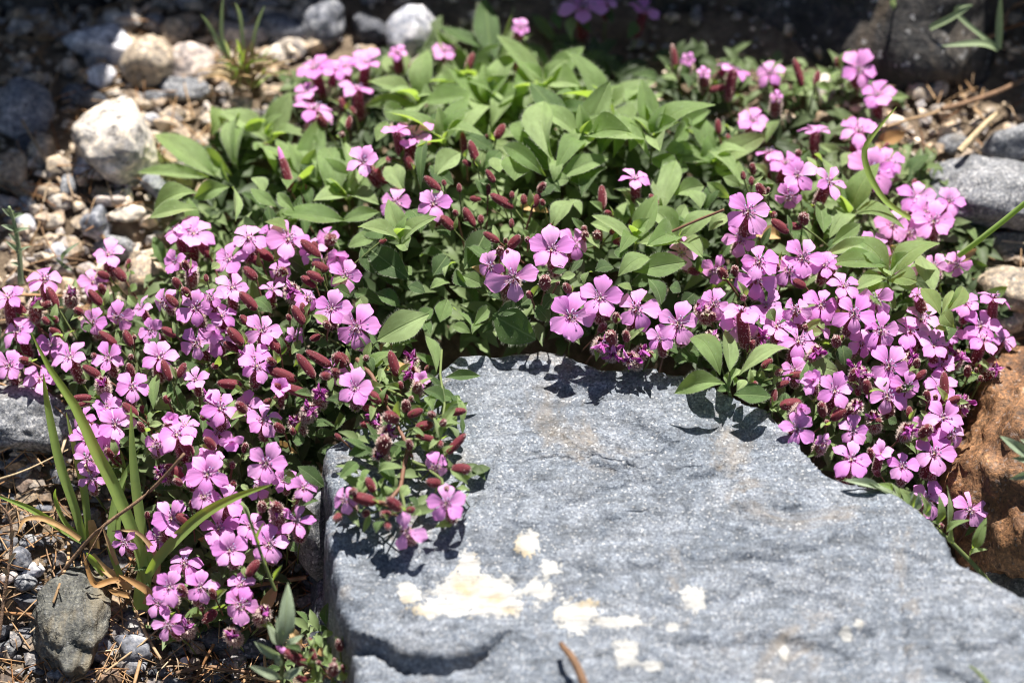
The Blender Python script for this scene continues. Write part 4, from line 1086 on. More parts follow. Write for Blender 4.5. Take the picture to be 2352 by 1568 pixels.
# leaves: base x y, tip x y, width (zoom px), [k] kind d = deep green, [depth shift mm]
LEAVES = {
('C', 2): '''1440 1070 1370 660 178;1480 1080 1768 845 150;1480 1205 1825 1050 135;1400 1185 1095 955 115;1455 1225 1470 1060 85;1430 1150 1430 1035 45;1570 860 1295 550 155 d 4;1620 850 1585 650 135 . 5;1760 1060 1895 865 135 d;2100 1060 1825 805 90
2130 900 2075 655 145;2185 1410 2275 1075 180;2250 970 2352 825 115;2200 1010 2335 985 90;1850 1060 1840 690 165 . 8;1800 840 1755 560 190 . 14;1720 610 1700 480 160 . 20;1280 790 1235 440 150 . 16;1430 490 1135 245 135 . 20;1500 330 1295 85 75 . 26
1500 545 1500 325 115 . 20;1600 440 1570 275 115 . 24;1600 560 1875 370 105 . 24;930 730 645 425 175 . 14;1000 860 715 615 180 . 8;680 650 720 515 105 . 10;620 710 425 575 85 . 10;540 725 165 700 85 . 6;370 610 95 535 95 . 10;400 620 355 340 180 . 14
720 450 745 300 190 . 18;1030 860 1175 575 145 . 6;1060 610 1125 445 110 . 16;1900 690 2115 615 85 . 14;2230 770 2352 735 85 . 16;450 1290 355 1090 140;560 1275 590 905 78 d -3;650 1195 825 1015 140;1190 1215 1205 1035 195;1090 1160 1045 1055 125
1440 1545 1585 1325 135 . -2;285 1425 30 1480 112 . -3;560 1565 495 1395 180 d -3;640 1565 655 1395 75;260 950 335 815 85;60 1310 5 990 115 d 6;435 1545 145 1565 125 d;2000 1330 2135 1500 135;1440 1205 1555 1210 95;780 1240 620 1110 110 d 4;1660 1260 1610 1110 120 d 6
1260 1010 1180 800 130 . 8;1750 1330 1600 1160 150 d 7;1960 1020 2010 760 130 . 8;2060 780 1960 560 140 . 16;1180 780 1150 540 140 . 12;880 760 860 560 140 . 14;1560 700 1430 480 150 . 16;480 820 300 690 120 . 10;760 900 560 800 130 d 8;900 950 740 830 130 d 8
1980 1480 1880 1240 130 . 6;2260 1220 2120 1040 130 . 8;1330 1330 1460 1230 100 d 4;1640 1330 1800 1110 130 d 3;2230 1540 2350 1370 110;1700 1500 1850 1560 90;360 1440 300 1330 90 d 4;990 1130 1100 1010 100 d 4;1640 1440 1560 1330 70;1500 1290 1400 1200 80 d 3''',
('F', 1): '''1450 1190 1040 890 205;1405 1195 920 1150 115;1540 1225 1475 1065 95;1580 1130 1612 720 115;1600 1140 1765 765 135;1425 910 1445 695 125 . 8;1540 1255 1300 1330 115 . -4;1580 1490 1568 1245 85 . -4;1325 1295 1025 1395 135;1325 1405 995 1455 115
1560 1180 1350 1000 120 . 4;1500 1230 1380 1330 90 d''',
('C', 1): '''1820 890 1812 735 135 . 10;1900 1090 1878 930 135;1850 1160 1735 950 95;2230 1360 2195 945 215 . -2;2315 1485 1890 1430 175 . -4;1855 1390 1685 1265 85;2050 1100 1980 960 110;2120 1210 2060 1020 100 d;1980 1420 1860 1290 80;2330 1130 2270 900 120 . 6
1760 1330 1700 1180 90;1950 1560 1780 1480 90;2080 1400 2000 1240 90 d 3''',
('C', 5): '''490 370 205 150 178 d;275 65 70 145 118;615 600 262 775 198 . -3;850 295 1005 30 205 d 5;1255 570 1072 592 85 d;1040 600 1335 770 250 d 4;905 675 775 548 72 . -3;912 675 1025 542 80 . -3;895 725 765 668 72 . -3;905 735 988 655 72 . -3;838 340 980 402 105
620 430 755 378 85;500 335 432 275 75;690 650 742 495 115;1885 345 2108 195 140;1990 315 2352 245 155;1730 310 1855 275 115 d;1330 540 1425 648 105 d;200 580 145 475 95;2085 360 2185 525 155 d 5;1660 405 1705 300 65;470 410 590 450 90 d;640 340 740 200 130 d 3;720 350 790 240 70
160 150 260 330 110 d 4;540 640 640 560 90 d 4;880 420 780 300 90 d;1010 250 870 130 120 d 4;1200 560 1300 480 100 d 3;1100 500 1010 440 80 d;1480 470 1380 560 90 d;1240 520 1180 430 80 d;260 450 420 540 110 d 6;1650 230 1560 330 90 d 4;1760 160 1660 60 90;1960 230 1860 160 90 d 3;2100 120 2000 30 120
430 100 330 10 110 d 3;760 70 660 20 90 d;1500 360 1600 330 60;1540 300 1440 310 60 d;1980 440 1880 400 80;2230 420 2310 440 100 d 6''',
('B', 5): '''665 985 598 728 82 . -2;720 1025 962 1010 68 d;725 1215 582 1095 82 d;640 1255 588 1145 62;640 1395 825 1315 92;70 1545 235 1505 92 d;280 1060 300 960 60;260 960 300 900 70;450 1130 560 1190 70;330 1080 300 1010 50;240 990 180 880 60 d;420 1480 360 1560 80 d;560 1450 640 1520 60;600 1220 660 1130 60;120 1290 200 1330 60 d''',
('B', 8): '380 245 295 50 85 d;420 320 475 235 75;330 300 340 240 70;480 320 540 380 60 d;260 560 320 470 80 d;160 280 150 200 45;290 260 315 180 40;790 190 895 185 50;800 260 890 268 40;520 440 560 400 50;400 470 480 450 60 d;830 160 800 100 50',
('E', 6): '310 1005 115 715 155;372 985 350 695 135;432 1015 785 795 112 . -2;342 1065 0 1115 125 . -4;402 1140 655 1150 135 d -4;385 1045 445 965 55;420 1115 485 1035 65;380 1122 285 1100 55 d;370 1090 350 990 60;400 1080 400 1000 50',
('D', 6): '''1050 262 1430 258 155 . -2;1005 205 1360 110 95 . -2;1290 385 1495 555 155;1412 172 1615 235 135;1745 445 1635 170 175 . -3;1440 335 1650 445 85;1060 130 1255 -10 115;900 905 960 1185 115 d;910 935 1105 985 112;1130 800 1150 945 105 d;80 145 245 125 115
130 460 55 525 95 d;1840 1005 1922 905 62;620 1040 560 980 50;700 1250 640 1230 50;560 1010 500 980 50;960 640 1010 700 50;1000 720 900 720 60;1700 1300 1660 1240 50;1560 1230 1600 1180 50;1940 1050 2010 1020 50;2020 1010 2080 1040 45;1990 1060 2040 960 50;1760 960 1800 1010 50
1640 1330 1560 1380 50;1240 1240 1300 1270 50;1700 720 1640 640 80 d;1460 640 1500 700 60 d;760 330 840 380 70 d;100 900 0 900 90 d 4;200 880 90 830 80 d 4;1500 1330 1440 1300 60 d;720 1200 760 1120 60 d;1350 1000 1300 950 60 d;1270 1400 1330 1460 60 d;680 650 640 560 80 d''',
('R', 6): '1790 600 1660 412 112;1810 590 1955 402 92;1885 690 1800 560 112 . -3;1850 705 1752 690 72;1830 790 1875 600 92 d;1800 600 1880 430 60',
('J', 3): '1230 1425 1302 1305 105;1222 1425 1048 1565 125;1050 1260 955 1025 178 . 4;1005 1565 972 1350 135;620 960 692 795 135;420 960 340 830 70;1130 1120 1190 1020 80;960 1180 900 1050 90;1200 1300 1120 1200 90;1560 1480 1480 1400 70;430 1000 520 1020 70 d',
('C', 3): '430 1210 238 1000 105;330 1190 450 1250 72;380 1465 228 1535 105 . -3;0 940 245 728 85 . 3;150 1110 310 915 178 . 4;0 1310 205 1245 125;220 1225 375 1330 85;-20 1020 135 1000 90;100 1500 0 1420 110 d;180 1400 110 1270 120 . 4;30 1180 60 1060 90 . 3',
('L', 2): '1050 410 990 -10 155 d 0;1060 410 1190 50 115 . 0;1040 340 660 165 95 d 0;1070 420 1110 250 80 d 0',
('H', 3): '920 600 900 530 70;880 560 800 640 70;1080 560 1110 470 80;1050 620 960 560 60;230 600 180 560 60;100 600 40 480 70 d;760 560 720 620 60;1160 620 1190 560 60;60 430 100 520 70 d',
('I', 2): '1580 280 1600 110 60;1700 220 1640 100 70 d;1500 200 1440 80 70 d;1850 160 1800 60 60 d;1950 260 2010 140 80 d',
('G', 1): '2180 900 2120 830 70;2260 880 2330 760 80;2220 680 2260 560 60;2140 960 2070 920 70;2330 960 2300 850 70',
('A', 4): '''1030 1240 1060 985 75;990 1330 1080 1240 60;970 1560 1110 1370 95;480 470 510 360 40;440 790 500 700 50;1210 1080 1270 960 60;2050 700 2090 510 45;2060 720 2165 730 40 . -2;1900 690 1960 700 50;1960 870 2020 770 60;2120 790 2210 800 60 d;2240 1110 2290 1210 70
2090 1350 2250 1340 60 d;1960 1440 2050 1440 90 d;880 450 910 390 50;820 440 740 420 50;880 330 900 310 40;860 470 930 550 60;1250 1240 1300 1180 50 d;1100 1180 1160 1120 70;1700 500 1830 580 100 d 4;2230 400 2350 330 80;2240 420 2352 470 90 d;2020 420 2140 380 60;1640 1130 1560 1080 50
2000 1000 2110 960 60;2100 970 2070 900 50;2270 1030 2310 1080 70;1880 1130 1950 1060 60;440 860 470 800 40;1000 1350 1090 1330 50;600 720 570 650 60 d;1410 800 1350 850 70 d;1420 300 1480 260 60;1830 290 1900 250 60;560 980 600 1040 50;980 1020 1010 940 60;1300 1560 1330 1480 50 d;1800 1420 1880 1480 60 d''',
('A', 7): '2000 110 2180 245 95 d;1900 250 1940 200 45;1830 300 1760 260 50;2000 380 2140 330 80 d;1840 260 1920 220 50;1680 280 1620 230 40;1500 140 1560 60 50;960 60 1110 -60 60;1330 430 1260 380 60 d;1640 560 1700 620 60 d;1420 830 1480 880 70 d;1700 880 1760 820 60 d;2000 200 1900 170 80 d;1560 880 1600 800 60 d;1930 620 2000 680 60 d',
('K', 7): '2320 1270 2335 1035 75;2300 1300 2352 1210 60;2160 1330 2120 1240 50;2180 1440 2230 1370 60;2130 1480 2040 1400 60;2090 1520 2150 1440 50;2260 1540 2340 1500 60;2080 1400 2160 1280 45;2170 1560 2110 1470 60;2240 1440 2340 1470 50;2210 1400 2190 1310 40',
}
for (key, r), s in LEAVES.items():
    for w in parse(s):
        x0, y0, x1, y1, wd = map(float, w[:5])
        kind = w[5] if len(w) > 5 else '.'
        dm = float(w[6]) * .001 if len(w) > 6 else .002
        b = zp(r, x0, y0); e = zp(r, x1, y1)
        d = canopy((b[0] + e[0]) / 2, (b[1] + e[1]) / 2) * .6 + canopy(*b) * .4 + dm * .6 + .002
        if key == 'R': d -= .010
        if key == 'E': d -= .0065
        dy = (b[1] - e[1]) * d * K
        B = pt(*b, d - dy * .18 if dy > 0 else d); T = pt(*e, d + dy * .45 if dy > 0 else d + dy * .30)
        put_leaf(PL[key], B, T, wd * ZS * d * K * 1.04, LEAFD if kind == 'd' else LEAF, rv(-.8, .8), rv(.1, .75))

put_axis(PL['E'], 'stem', STEM[0], pt(*zp(6, 395, 1190), .795), pt(*zp(6, 375, 1010), .781), .0011)
for reg, pts, w in ((5, [(130, 900), (230, 1010), (330, 1200), (450, 1440), (500, 1560)], 34), (5, [(330, 1200), (420, 1230), (530, 1340)], 22), (5, [(450, 1440), (600, 1440), (740, 1530)], 22), (5, [(250, 1040), (330, 950), (400, 1010)], 22),
                    (8, [(480, -30), (445, 120), (425, 250), (330, 360), (250, 345)], 32), (8, [(425, 250), (450, 380), (460, 500)], 24), (8, [(460, 60), (600, 120), (700, 200), (740, 340)], 24), (5, [(700, 840), (690, 1000), (720, 1210), (700, 1330)], 20), (5, [(330, 1100), (460, 1160), (560, 1000)], 20)):
    P = [zp(reg, *p) for p in pts]
    V, F, fm = [], [], []
    Q3 = [pt(a, b, canopy(a, b) + .003) for a, b in P]
    Q3 = [a.lerp(b, t) for a, b in zip(Q3[:-1], Q3[1:]) for t in (0, .33, .67)] + [Q3[-1]]
    tube(V, F, fm, [q - Q3[0] for q in Q3], w * ZS * .77 * K * .5, w * ZS * .77 * K * .38, 6)
    add('stem', mesh('stem', V, F, M_STEMR if w > 30 else M_STEM), Matrix.Translation(Q3[0]), PL['B'])

# upright leafy shoot tips in the cushion
fr = random.Random(23)
for (a, b, n, L, dd) in [(1120, 250, 7, .020, .004), (960, 240, 6, .019, .006), (1020, 330, 7, .018, .002), (1390, 260, 7, .020, .004), (1500, 330, 7, .019, .002), (1640, 380, 6, .018, .002),
                        (1250, 210, 7, .021, .008), (1340, 330, 6, .018, 0), (700, 420, 6, .019, .004), (620, 330, 6, .017, .008), (800, 460, 6, .016, .002), (1080, 200, 6, .02, .01), (1560, 560, 6, .015, 0), (1950, 500, 6, .017, 0), (1460, 560, 6, .014, 0), (920, 560, 6, .014, 0), (2040, 640, 6, .016, 0)]:
    key = 'C' if a < 1750 else 'D'
    B = pt(a, b, canopy(a, b) + dd + .0035)
    put_axis(PL[key], 'stem', STEM[0], B - Vector((0, .002, .016)), B, .0009)
    a0 = fr.random() * 6.28
    for k in range(n):
        az = a0 + k * math.pi / 2 + (k // 4) * .8 + fr.uniform(-.2, .2)
        tilt = fr.uniform(.35, .8) if k < 4 else fr.uniform(.75, 1.25)
        dr = Vector((math.cos(az) * math.cos(tilt), math.sin(az) * math.cos(tilt), math.sin(tilt)))
        LL = L * (fr.uniform(.85, 1.1) if k < 4 else fr.uniform(.5, .7))
        y = dr; nn = (UP - dr * dr.dot(UP)).normalized(); x = y.cross(nn)
        add('leaf', fr.choice(LEAF), frame(x, y, nn, B + dr * .0006 + UP * (.0015 if k >= 4 else 0), (LL * fr.uniform(.36, .46), LL, LL)), PL[key])

# ------------------------------------------------------------------ under-foliage that fills the mats
MAT = {
 'A': [(0, 760), (120, 720), (220, 740), (330, 640), (400, 560), (430, 490), (640, 500), (800, 560), (850, 720), (880, 850), (800, 960), (740, 1040), (720, 1180), (640, 1250), (600, 1420), (390, 1450), (345, 1300), (390, 1130), (230, 1100), (200, 960), (130, 860), (0, 840)],
 'B': [(800, 850), (950, 800), (1040, 880), (1070, 1020), (1080, 1110), (1000, 1160), (900, 1200), (800, 1160), (800, 1000)],
 'C': [(360, 470), (480, 380), (620, 300), (760, 250), (900, 180), (1010, 110), (1180, 180), (1330, 120), (1480, 230), (1640, 270), (1700, 400), (1640, 600), (1640, 780), (1400, 800), (1220, 780), (1000, 800), (880, 720), (840, 560), (640, 510)],
 'D': [(1600, 480), (1700, 370), (1950, 400), (2000, 560), (2200, 640), (2300, 740), (2260, 850), (2200, 950), (2220, 1130), (2100, 1170), (1930, 1090), (1830, 1000), (1720, 920), (1580, 830), (1590, 640)],
 'J': [(1700, 280), (1960, 290), (2100, 380), (2240, 480), (2230, 640), (2000, 600), (1940, 440), (1720, 350)],
 'H': [(1480, 150), (1700, 150), (1780, 170), (2000, 170), (2040, 240), (1900, 260), (1500, 220)],
 'G': [(680, 200), (800, 180), (920, 180), (900, 260), (760, 300)],
 'K': [(640, 1500), (700, 1420), (830, 1440), (850, 1568), (650, 1568)],
}
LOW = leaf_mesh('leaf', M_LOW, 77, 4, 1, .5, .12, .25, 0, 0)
LOWV = np.array([v.co[:] for v in LOW.vertices]); LOWF = [list(p.vertices) for p in LOW.polygons]
def region_pts(pl, cnt, r):
    xs = [p[0] for p in pl]; ys = [p[1] for p in pl]; out = []
    while len(out) < cnt:
        a, b = r.uniform(min(xs), max(xs)), r.uniform(min(ys), max(ys))
        if inpoly(a, b, pl): out.append((a, b))
    return out
for key, cnt, under, size in (('A', 190, 1500, 1.0), ('B', 55, 80, .8), ('C', 55, 1300, 1.2), ('D', 180, 1200, 1.0), ('J', 50, 260, 1.1), ('H', 30, 150, .9), ('G', 25, 100, 1.0), ('K', 18, 60, .7)):
    r = random.Random(ord(key))
    for a, b in region_pts(MAT[key], cnt, r):
        d = canopy(a, b) + (r.uniform(.012, .024) if key != 'C' else r.uniform(.008, .020) + .010 * max(0, min(1, (b - 420) / 150)))
        B = pt(a, b, d)
        az = r.random() * 6.283
        dr = Vector((math.cos(az), math.sin(az), r.uniform(.1, .9))).normalized()
        L = r.uniform(.006, .0125) * size
        if key == 'B':
            if B.z < .001: B.z = .001 + r.random() * .004
        put_leaf(PL[key], B, B + dr * L, L * r.uniform(.3, .45), (LEAFO if r.random() < .05 else LEAFD if r.random() < .75 else LEAF), r.uniform(-.7, .7), r.uniform(.1, .5))  # mostly the darker leaf set, its colour doubling as shade in the gaps
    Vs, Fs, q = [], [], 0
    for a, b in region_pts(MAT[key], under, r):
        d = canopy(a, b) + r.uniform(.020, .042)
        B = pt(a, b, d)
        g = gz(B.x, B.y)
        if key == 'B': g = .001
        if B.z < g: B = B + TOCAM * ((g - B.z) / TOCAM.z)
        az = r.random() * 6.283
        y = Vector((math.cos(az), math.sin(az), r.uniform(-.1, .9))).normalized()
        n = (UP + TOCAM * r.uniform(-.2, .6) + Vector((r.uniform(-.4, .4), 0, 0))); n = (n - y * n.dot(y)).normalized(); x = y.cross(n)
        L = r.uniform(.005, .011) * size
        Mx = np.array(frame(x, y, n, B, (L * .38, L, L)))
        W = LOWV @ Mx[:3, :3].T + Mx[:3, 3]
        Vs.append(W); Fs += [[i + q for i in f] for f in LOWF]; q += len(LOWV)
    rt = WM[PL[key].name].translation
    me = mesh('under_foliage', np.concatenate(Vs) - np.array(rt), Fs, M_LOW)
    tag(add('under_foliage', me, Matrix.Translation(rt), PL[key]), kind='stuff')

# ------------------------------------------------------------------ grass, sprigs, stalks
def smooth(pts, n=16):
    out = []
    m = len(pts)
    for i in range(m - 1):
        p0, p1, p2, p3 = pts[max(i - 1, 0)], pts[i], pts[i + 1], pts[min(i + 2, m - 1)]
        for k in range(max(2, n // (m - 1))):
            t = k / max(2, n // (m - 1))
            out.append(.5 * ((2 * p1) + (p2 - p0) * t + (2 * p0 - 5 * p1 + 4 * p2 - p3) * t * t + (3 * p1 - p0 - 3 * p2 + p3) * t ** 3))
    out.append(pts[-1])
    return out
def blade(parent, pts, w, mat, name='blade', base=.75, taper=1.0):
    """grass blade: V-folded ribbon with thickness; object origin at its foot"""
    pts = smooth(pts, 18)
    o = pts[0].copy(); n = len(pts)
    V, F = [], []
    for i, p in enumerate(pts):
        t = i / (n - 1)
        d = (pts[min(i + 1, n - 1)] - pts[max(i - 1, 0)]).normalized()
        s = d.cross(TOCAM + UP * .3).normalized(); nn = s.cross(d)
        ww = w * .5 * (base + (1 - base) * min(1, t * 3)) * (1 - max(0, (t - .45) / .55) ** 1.7 * taper) + .00008
        q = p - o
        for u, z in ((-1, .30), (-.5, .08), (0, -.10), (.5, .08), (1, .30)):
            V.append(q + s * (u * ww) + nn * (z * ww))
    for i in range(n - 1):
        for j in range(4):
            a = i * 5 + j
            F.append((a, a + 1, a + 6, a + 5))
    return add(name, mesh(name, V, F, mat), Matrix.Translation(o), parent)
def stalk(parent, pts, r0, r1, mat, name='stem', k=7):
    pts = smooth(pts, 20); o = pts[0].copy()
    V, F, fm = [], [], []
    pts = [p - o + Vector((noise.noise(p * 90), noise.noise(p * 90 + Vector((5, 5, 5))), 0)) * r0 * .5 for p in pts]
    tube(V, F, fm, pts, r0, r1, k)
    return add(name, mesh(name, V, F, mat), Matrix.Translation(o), parent)
def line(r, pts, d0, d1):
    P = [zp(r, *p) for p in pts]
    return [pt(a, b, d0 + (d1 - d0) * i / (len(P) - 1)) for i, (a, b) in enumerate(P)]
def zw(w, d=.78): return w * ZS * d * K

gb = pt(*zp(7, 960, 1060), .781)
tuft = tag(empty('grass_tuft', gpt(*zp(7, 960, 1060))), 'tuft of broad green grass blades at the lower left of the flowers', 'grass tuft')
for pts, w, d0, d1 in [
    ([(985, 960), (960, 760), (890, 540), (760, 230), (640, 0), (500, -300), (330, -550), (210, -789)], 82, .795, .775),
    ([(985, 900), (965, 620), (920, 300), (890, 0), (880, -300)], 66, .796, .785),
    ([(1000, 840), (1090, 700), (1340, 455), (1580, 320), (1830, 232)], 72, .79, .765),
    ([(810, 850), (755, 700), (745, 580), (775, 340), (850, 150), (935, 0)], 50, .795, .79),
    ([(565, 610), (500, 380), (400, 80), (320, -300), (292, -510)], 62, .80, .785),
    ([(600, 600), (570, 300), (515, 50), (445, -250)], 50, .80, .79),
    ([(550, 615), (400, 520), (200, 395), (-30, 305)], 46, .80, .785),
    ([(550, 600), (430, 475), (372, 330), (375, 262)], 28, .80, .793),
    ([(790, 640), (800, 380), (835, 150), (810, 0)], 36, .798, .795),
    ([(700, 840), (620, 740), (580, 690)], 44, .795, .79)]:
    blade(tuft, line(7, pts, d0, d1), zw(w), M_GRASS)
blade(tuft, line(7, [(950, 1075), (955, 960), (985, 780), (1005, 640)], .797, .79), zw(105), M_GRASS, 'sheath', 1.0, .5)
blade(tuft, line(7, [(640, 660), (630, 560), (610, 470)], .80, .795), zw(62), M_DRY, 'sheath', 1.0, .4)
blade(tuft, line(7, [(860, 940), (840, 900), (700, 800), (620, 700)], .796, .794), zw(60), M_DRY, 'sheath', 1.0, .6)
for pts, w in [([(850, 865), (740, 880), (640, 905), (590, 800), (562, 690)], 40), ([(1035, 890), (1062, 800), (1040, 690), (920, 555), (750, 545)], 34), ([(980, 1040), (1000, 960), (900, 890), (800, 840)], 50),
               ([(540, 600), (420, 520), (280, 460), (170, 470), (120, 560)], 34), ([(790, 770), (740, 650), (690, 520)], 26), ([(870, 980), (780, 960), (730, 940)], 36)]:
    blade(tuft, line(7, pts, .792, .788), zw(w), M_DRY, 'dry_blade', .9)

def curve_thing(name, r, pts, d0, d1, w0, w1, mat, label, cat):
    P = line(r, pts, d0, d1)
    o = stalk(None, P, zw(w0) / 2, zw(w1) / 2, mat, name)
    return tag(o, label, cat)
def lay(r, pts, lift):
    out = []
    for p in pts:
        g = gpt(*zp(r, *p)); g.z += lift
        out.append(g)
    return out
def laid(name, r, pts, lift, w0, w1, mat, label, cat):
    return tag(stalk(None, lay(r, pts, lift), zw(w0) / 2, zw(w1) / 2, mat, name), label, cat)
ds = tag(empty('dry_stalk', pt(*zp(7, 0, 1250), .80)), 'long brown dry stalk leaning across the grass tuft', 'dry stalk')
stalk(ds, line(7, [(-40, 1290), (330, 930), (560, 640), (700, 510), (960, 320), (1100, 180), (1235, 25)], .805, .772), zw(32) / 2, zw(20) / 2, M_TWIG, 'stem')
for a, b in (((700, 510), (560, 760)), ((980, 300), (1000, 270)), ((420, 830), (400, 760)), ((1120, 160), (1150, 180))):
    stalk(ds, line(7, [a, b], .786, .788), zw(11) / 2, zw(7) / 2, M_TWIG, 'side_twig', 5)
tw = tag(empty('dry_twig', gpt(*zp(7, 0, 1300))), 'grey brown dry flower stem upright at the lower left edge', 'dry twig')
stalk(tw, line(7, [(-10, 1260), (40, 900), (75, 640), (60, 460), (-10, 360)], .792, .785), zw(28) / 2, zw(16) / 2, M_TWIG, 'stem')
for a, b in [((60, 760), (110, 690)), ((70, 600), (100, 540)), ((60, 480), (110, 440)), ((30, 980), (80, 940)), ((40, 1060), (90, 1010)), ((50, 840), (10, 800))]:
    P = line(7, [a, ((a[0] + b[0]) / 2, (a[1] + b[1]) / 2 - 10), b], .788, .786)
    blade(tw, P, zw(26), M_STRAW, 'dry_bract', .8)
laid('twig', 7, [(905, 1085), (1000, 1300), (1120, 1490)], .003, 28, 20, M_STRAW, 'pale straw stalk lying below the grass tuft', 'twig')
laid('twig', 7, [(1180, 1555), (1400, 1510), (1560, 1535), (1760, 1550)], .004, 30, 22, M_TWIG, 'thin grey stick along the bottom edge', 'twig')
laid('twig', 7, [(130, 1140), (260, 1220), (420, 1290), (560, 1350)], .006, 14, 10, M_TWIG, 'thin curved twig below the dry stalk at the lower left', 'twig')
laid('twig', 7, [(720, 1560), (900, 1420), (1080, 1270)], .005, 18, 12, M_STRAW, 'grey straw stem right of the angular blue grey stone', 'twig')
laid('twig', 7, [(1500, 1340), (1650, 1270), (1820, 1150)], .005, 14, 10, M_STRAW, 'thin straw pointing to the foreground grey green leaves', 'twig')
laid('twig', 4, [(-20, 1220), (150, 1280), (330, 1340), (500, 1480)], .012, 16, 10, M_STRAW, 'thin straw stalk lying over the broad grey rock', 'twig')
laid('twig', 7, [(20, 310), (200, 250), (480, 115)], .008, 16, 8, M_STRAW, 'pale straw crossing below the broad grey rock', 'twig')
laid('stick', 3, [(1880, 1200), (2000, 1080), (2140, 950)], .012, 55, 40, M_STRAW, 'tan broken straw stick lying on the flat tan rock', 'stick')
laid('stick', 3, [(1780, 860), (2000, 800), (2200, 720), (2400, 610)], .008, 44, 36, M_TWIG, 'brown woody stem lying on the soil at the right', 'stick')
laid('root', 3, [(2000, 830), (2060, 890), (2120, 940)], .006, 22, 14, M_STRAW, 'thin bent root below the brown woody stem', 'root')
laid('root', 3, [(1740, 490), (1900, 430), (2080, 440), (2180, 360), (2220, 260), (2352, 180)], .012, 34, 26, M_TWIG, 'twisted shaded root at the upper right', 'root')
laid('root', 3, [(1380, 960), (1560, 900), (1720, 860), (1850, 780)], .006, 26, 18, M_STRAW, 'thin straw root right of the long grass blade', 'root')
tag(stalk(None, [pt_z(*zp(8, 1660, 1600), .006), pt_z(*zp(8, 1590, 1430), .007), pt_z(*zp(8, 1545, 1350), .006), pt_z(*zp(8, 1505, 1300), .003)], zw(62) / 2, zw(34) / 2, M_TWIG, 'twig'), 'blurred rusty brown twig resting on the slab at the bottom edge', 'twig')
tag(stalk(None, [pt_z(*zp(9, 2130, 1600), .012), pt_z(*zp(9, 2060, 1510), .012), pt_z(*zp(9, 1980, 1450), .006)], zw(34) / 2, zw(14) / 2, M_STEM, 'stem'), 'blurred green stem tip at the bottom right over the slab', 'stem')

gs = tag(empty('thin_stem', gpt(*zp(7, 1850, 940))), 'thin green leafy stem beside the slab in front of a pink flower', 'stem')
stalk(gs, line(7, [(1850, 945), (1770, 740), (1700, 520), (1640, 380)], .772, .762), zw(26) / 2, zw(16) / 2, M_STEM)
for a, b, w in (((1835, 880), (1895, 772), 26), ((1740, 640), (1690, 530), 20), ((1730, 600), (1770, 490), 22), ((1790, 780), (1760, 700), 16)):
    P = line(7, [a, b], .768, .764); put_leaf(gs, P[0], P[1], zw(w), LEAF)

sp = tag(empty('green_sprig', pt(*zp(9, 2140, 915), .795)), 'green sprig with narrow leaflets leaning across the right edge of the slab', 'sprig')
SPD = lambda x: .766 + (x - 1140) / 1000 * .012
stalk(sp, [pt(*zp(9, x, y), SPD(x)) for x, y in ((2140, 915), (1970, 725), (1800, 560), (1600, 390), (1390, 262), (1145, 198))], zw(36) / 2, zw(12) / 2, M_STEM)
for w in parse('1420 290 1140 198 62;1520 330 1290 208 72;1460 290 1390 225 50;1525 340 1462 225 62;1625 415 1645 290 52;1600 390 1535 265 95;1705 450 1722 355 62;1755 490 1795 320 60;1840 535 1838 240 78;1830 560 1975 465 56;1875 625 1862 520 46;2005 675 2098 462 76;1985 715 2095 665 48;1560 360 1610 280 46;1690 440 1670 300 44;1780 520 1740 480 34'):
    x0, y0, x1, y1, wd = map(float, w)
    put_leaf(sp, pt(*zp(9, x0, y0), SPD(x0)), pt(*zp(9, x1, y1), SPD(x0) - .004), zw(wd), GLAU[:2] + LEAF[:4], rv(-.3, .3), .25)

fg = tag(empty('grey_leaf_plant', gpt(*zp(7, 1890, 1640))), 'grey-green lobed leaves of a small plant at the bottom edge', 'plant')
stalk(fg, line(7, [(1895, 1640), (1895, 1500), (1890, 1320)], .765, .757), zw(34) / 2, zw(24) / 2, M_STEM)
for w in parse('1890 1330 1938 895 110;1885 1320 1795 1175 76;1930 1330 2025 1248 66;1890 1400 1712 1292 70;1895 1540 1680 1452 68;1905 1530 2035 1462 64;1930 1230 1980 1150 44;1900 1260 1860 1130 50;1900 1450 1840 1370 50'):
    x0, y0, x1, y1, wd = map(float, w)
    put_leaf(fg, pt(*zp(7, x0, y0), .758), pt(*zp(7, x1, y1), .755), zw(wd, .758), GLAU, rv(-.3, .3), .75)

er = tag(empty('grey_leaf_plant', gpt(2400, 1060)), 'pale grey-green narrow leaves entering from the right edge over the ochre rock', 'plant')
for w in parse('2400 1580 2195 1415 74;2420 1590 2270 1566 50;2420 1680 2265 1700 56;2440 1500 2330 1440 50'):
    x0, y0, x1, y1, wd = map(float, w)
    put_leaf(er, pt(*zp(6, x0, y0), .765), pt(*zp(6, x1, y1), .762), zw(wd, .76), GLAU, 0, .7)
stalk(er, [gpt(2400, 1060), pt(*zp(6, 2440, 1600), .768), pt(*zp(6, 2400, 1560), .766)], .0008, .0006, M_STEM)

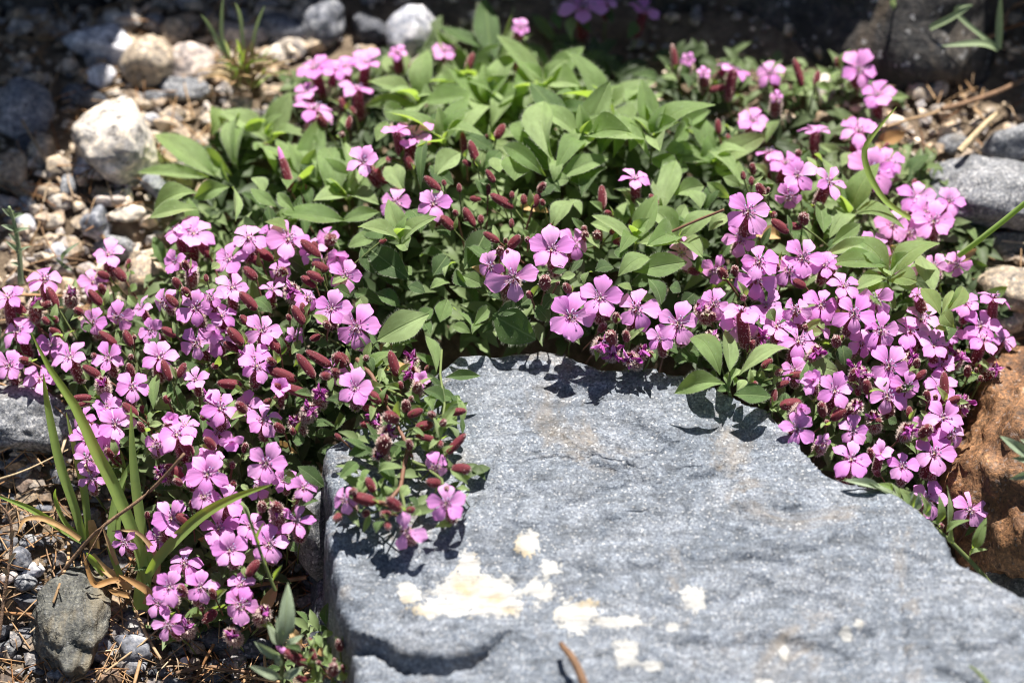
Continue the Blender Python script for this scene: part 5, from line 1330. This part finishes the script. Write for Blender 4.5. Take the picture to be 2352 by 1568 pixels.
ps = tag(empty('pale_sprig', gpt(*zp(4, 140, 390))), 'pale grey-green blurred sprig rising from gravel at the left edge', 'sprig')
stalk(ps, line(4, [(145, 390), (125, 180), (100, 0), (60, -120)], .825, .815), zw(46) / 2, zw(20) / 2, M_GLAU)
for w in parse('130 200 200 140 34;125 180 40 110 34;110 60 190 20 40;105 40 10 0 40;80 -60 20 -110 50;90 -40 160 -80 40;120 120 60 60 34;135 280 70 250 30'):
    x0, y0, x1, y1, wd = map(float, w)
    put_leaf(ps, pt(*zp(4, x0, y0), .82), pt(*zp(4, x1, y1), .816), zw(wd), GLAU, 0, .6)
pb = tag(empty('pale_sprig', gpt(*zp(4, 420, 290))), 'short pale bent sprig on the gravel right of the leftmost flowers', 'sprig')
for w in parse('420 250 520 120 46;430 290 480 300 34;420 280 380 230 30'):
    x0, y0, x1, y1, wd = map(float, w)
    put_leaf(pb, pt(*zp(4, x0, y0), .825), pt(*zp(4, x1, y1), .82), zw(wd), GLAU, 0, .6)

lb = tag(empty('grass_sprout', gpt(*zp(3, 1600, 1470))), 'single curved grass blade rising over the rear right flowers', 'grass blade')
blade(lb, line(3, [(1590, 1470), (1420, 1350), (1310, 1170), (1280, 1010), (1360, 880), (1497, 718)], .818, .81), zw(42), M_GRASS)
rs = tag(empty('grass_sprout', pt(*zp(6, 1920, 200), .81)), 'straight green stem entering from the right edge toward the rear flowers', 'grass blade')
stalk(rs, line(6, [(1920, 200), (2060, 95), (2352, -140), (2500, -250)], .815, .79), zw(40) / 2, zw(40) / 2, M_GRASS, 'blade')
ft = tag(empty('flower_stem', pt(*zp(3, 0, 1550), .81)), 'thin dark purplish stem left of the tall right flower', 'stem')
stalk(ft, line(3, [(-10, 1555), (160, 1480), (335, 1408)], .806, .80), zw(20) / 2, zw(18) / 2, M_STEMR)

bt = tag(empty('grass_tuft', gpt(*zp(1, 1640, 560))), 'blurred thin grass tuft on the gravel at the upper left', 'grass tuft')
r = random.Random(3)
for k in range(85):
    a = r.uniform(-1.4, 1.4); L = r.uniform(120, 330)
    bx, by = 1640 + r.uniform(-90, 90), 560 + r.uniform(-60, 40)
    e = (bx + math.sin(a) * L, by - math.cos(a) * L * .9)
    m = ((bx + e[0]) / 2 - math.sin(a) * 10, (by + e[1]) / 2 - 40)
    blade(bt, line(1, [(bx, by), m, e], .868, .862 + r.uniform(-.012, .012)), zw(r.uniform(9, 15), .88), M_GRASS if r.random() < .4 else M_STRAW)
for pts in ([(1600, 520), (1500, 300), (1490, 120), (1500, -20)], [(1640, 500), (1620, 150), (1580, 20)], [(1660, 520), (1720, 200), (1780, 40)], [(1600, 540), (1420, 200), (1350, 100)]):
    blade(bt, line(1, pts, .868, .855), zw(22, .88), M_GLAU)
tr = tag(empty('grass_tuft', gpt(*zp(3, 2180, 330))), 'sparse grass blades in the shade at the upper right', 'grass tuft')
for pts, w in (([(2180, 330), (2185, 150), (2195, -30)], 44), ([(2180, 330), (1900, 90), (2000, 30)], 30), ([(1720, 190), (1860, 120), (2010, 30)], 40), ([(2180, 330), (2060, 290), (1800, 310)], 44), ([(1480, 60), (1470, 20), (1500, -30)], 40)):
    blade(tr, line(3, pts, .862, .855), zw(w, .9), M_GLAU)
# small beetle on the flower behind
P = pt(*zp(2, 470, 924), canopy(*zp(2, 470, 924)) - .0035)
V, F, fm = [], [], []
lathe(V, F, fm, [(.01, -.5), (.28, -.42), (.38, -.1), (.36, .15), (.26, .3), (.22, .34), (.2, .45), (.02, .55)], 10)
for s in (-1, 1):
    for k in (-.2, 0, .2):
        tube(V, F, fm, [Vector((s * .3, 0, k)), Vector((s * .52, -.12, k * 1.3)), Vector((s * .62, -.3, k * 1.5))], .03, .02, 3)
tag(add('beetle', mesh('beetle', V, F, M_BLACK), Matrix.Translation(P) @ Matrix.Rotation(.9, 4, 'Y') @ Matrix.Scale(.0019, 4)), 'tiny black beetle on a pale pink flower', 'beetle')
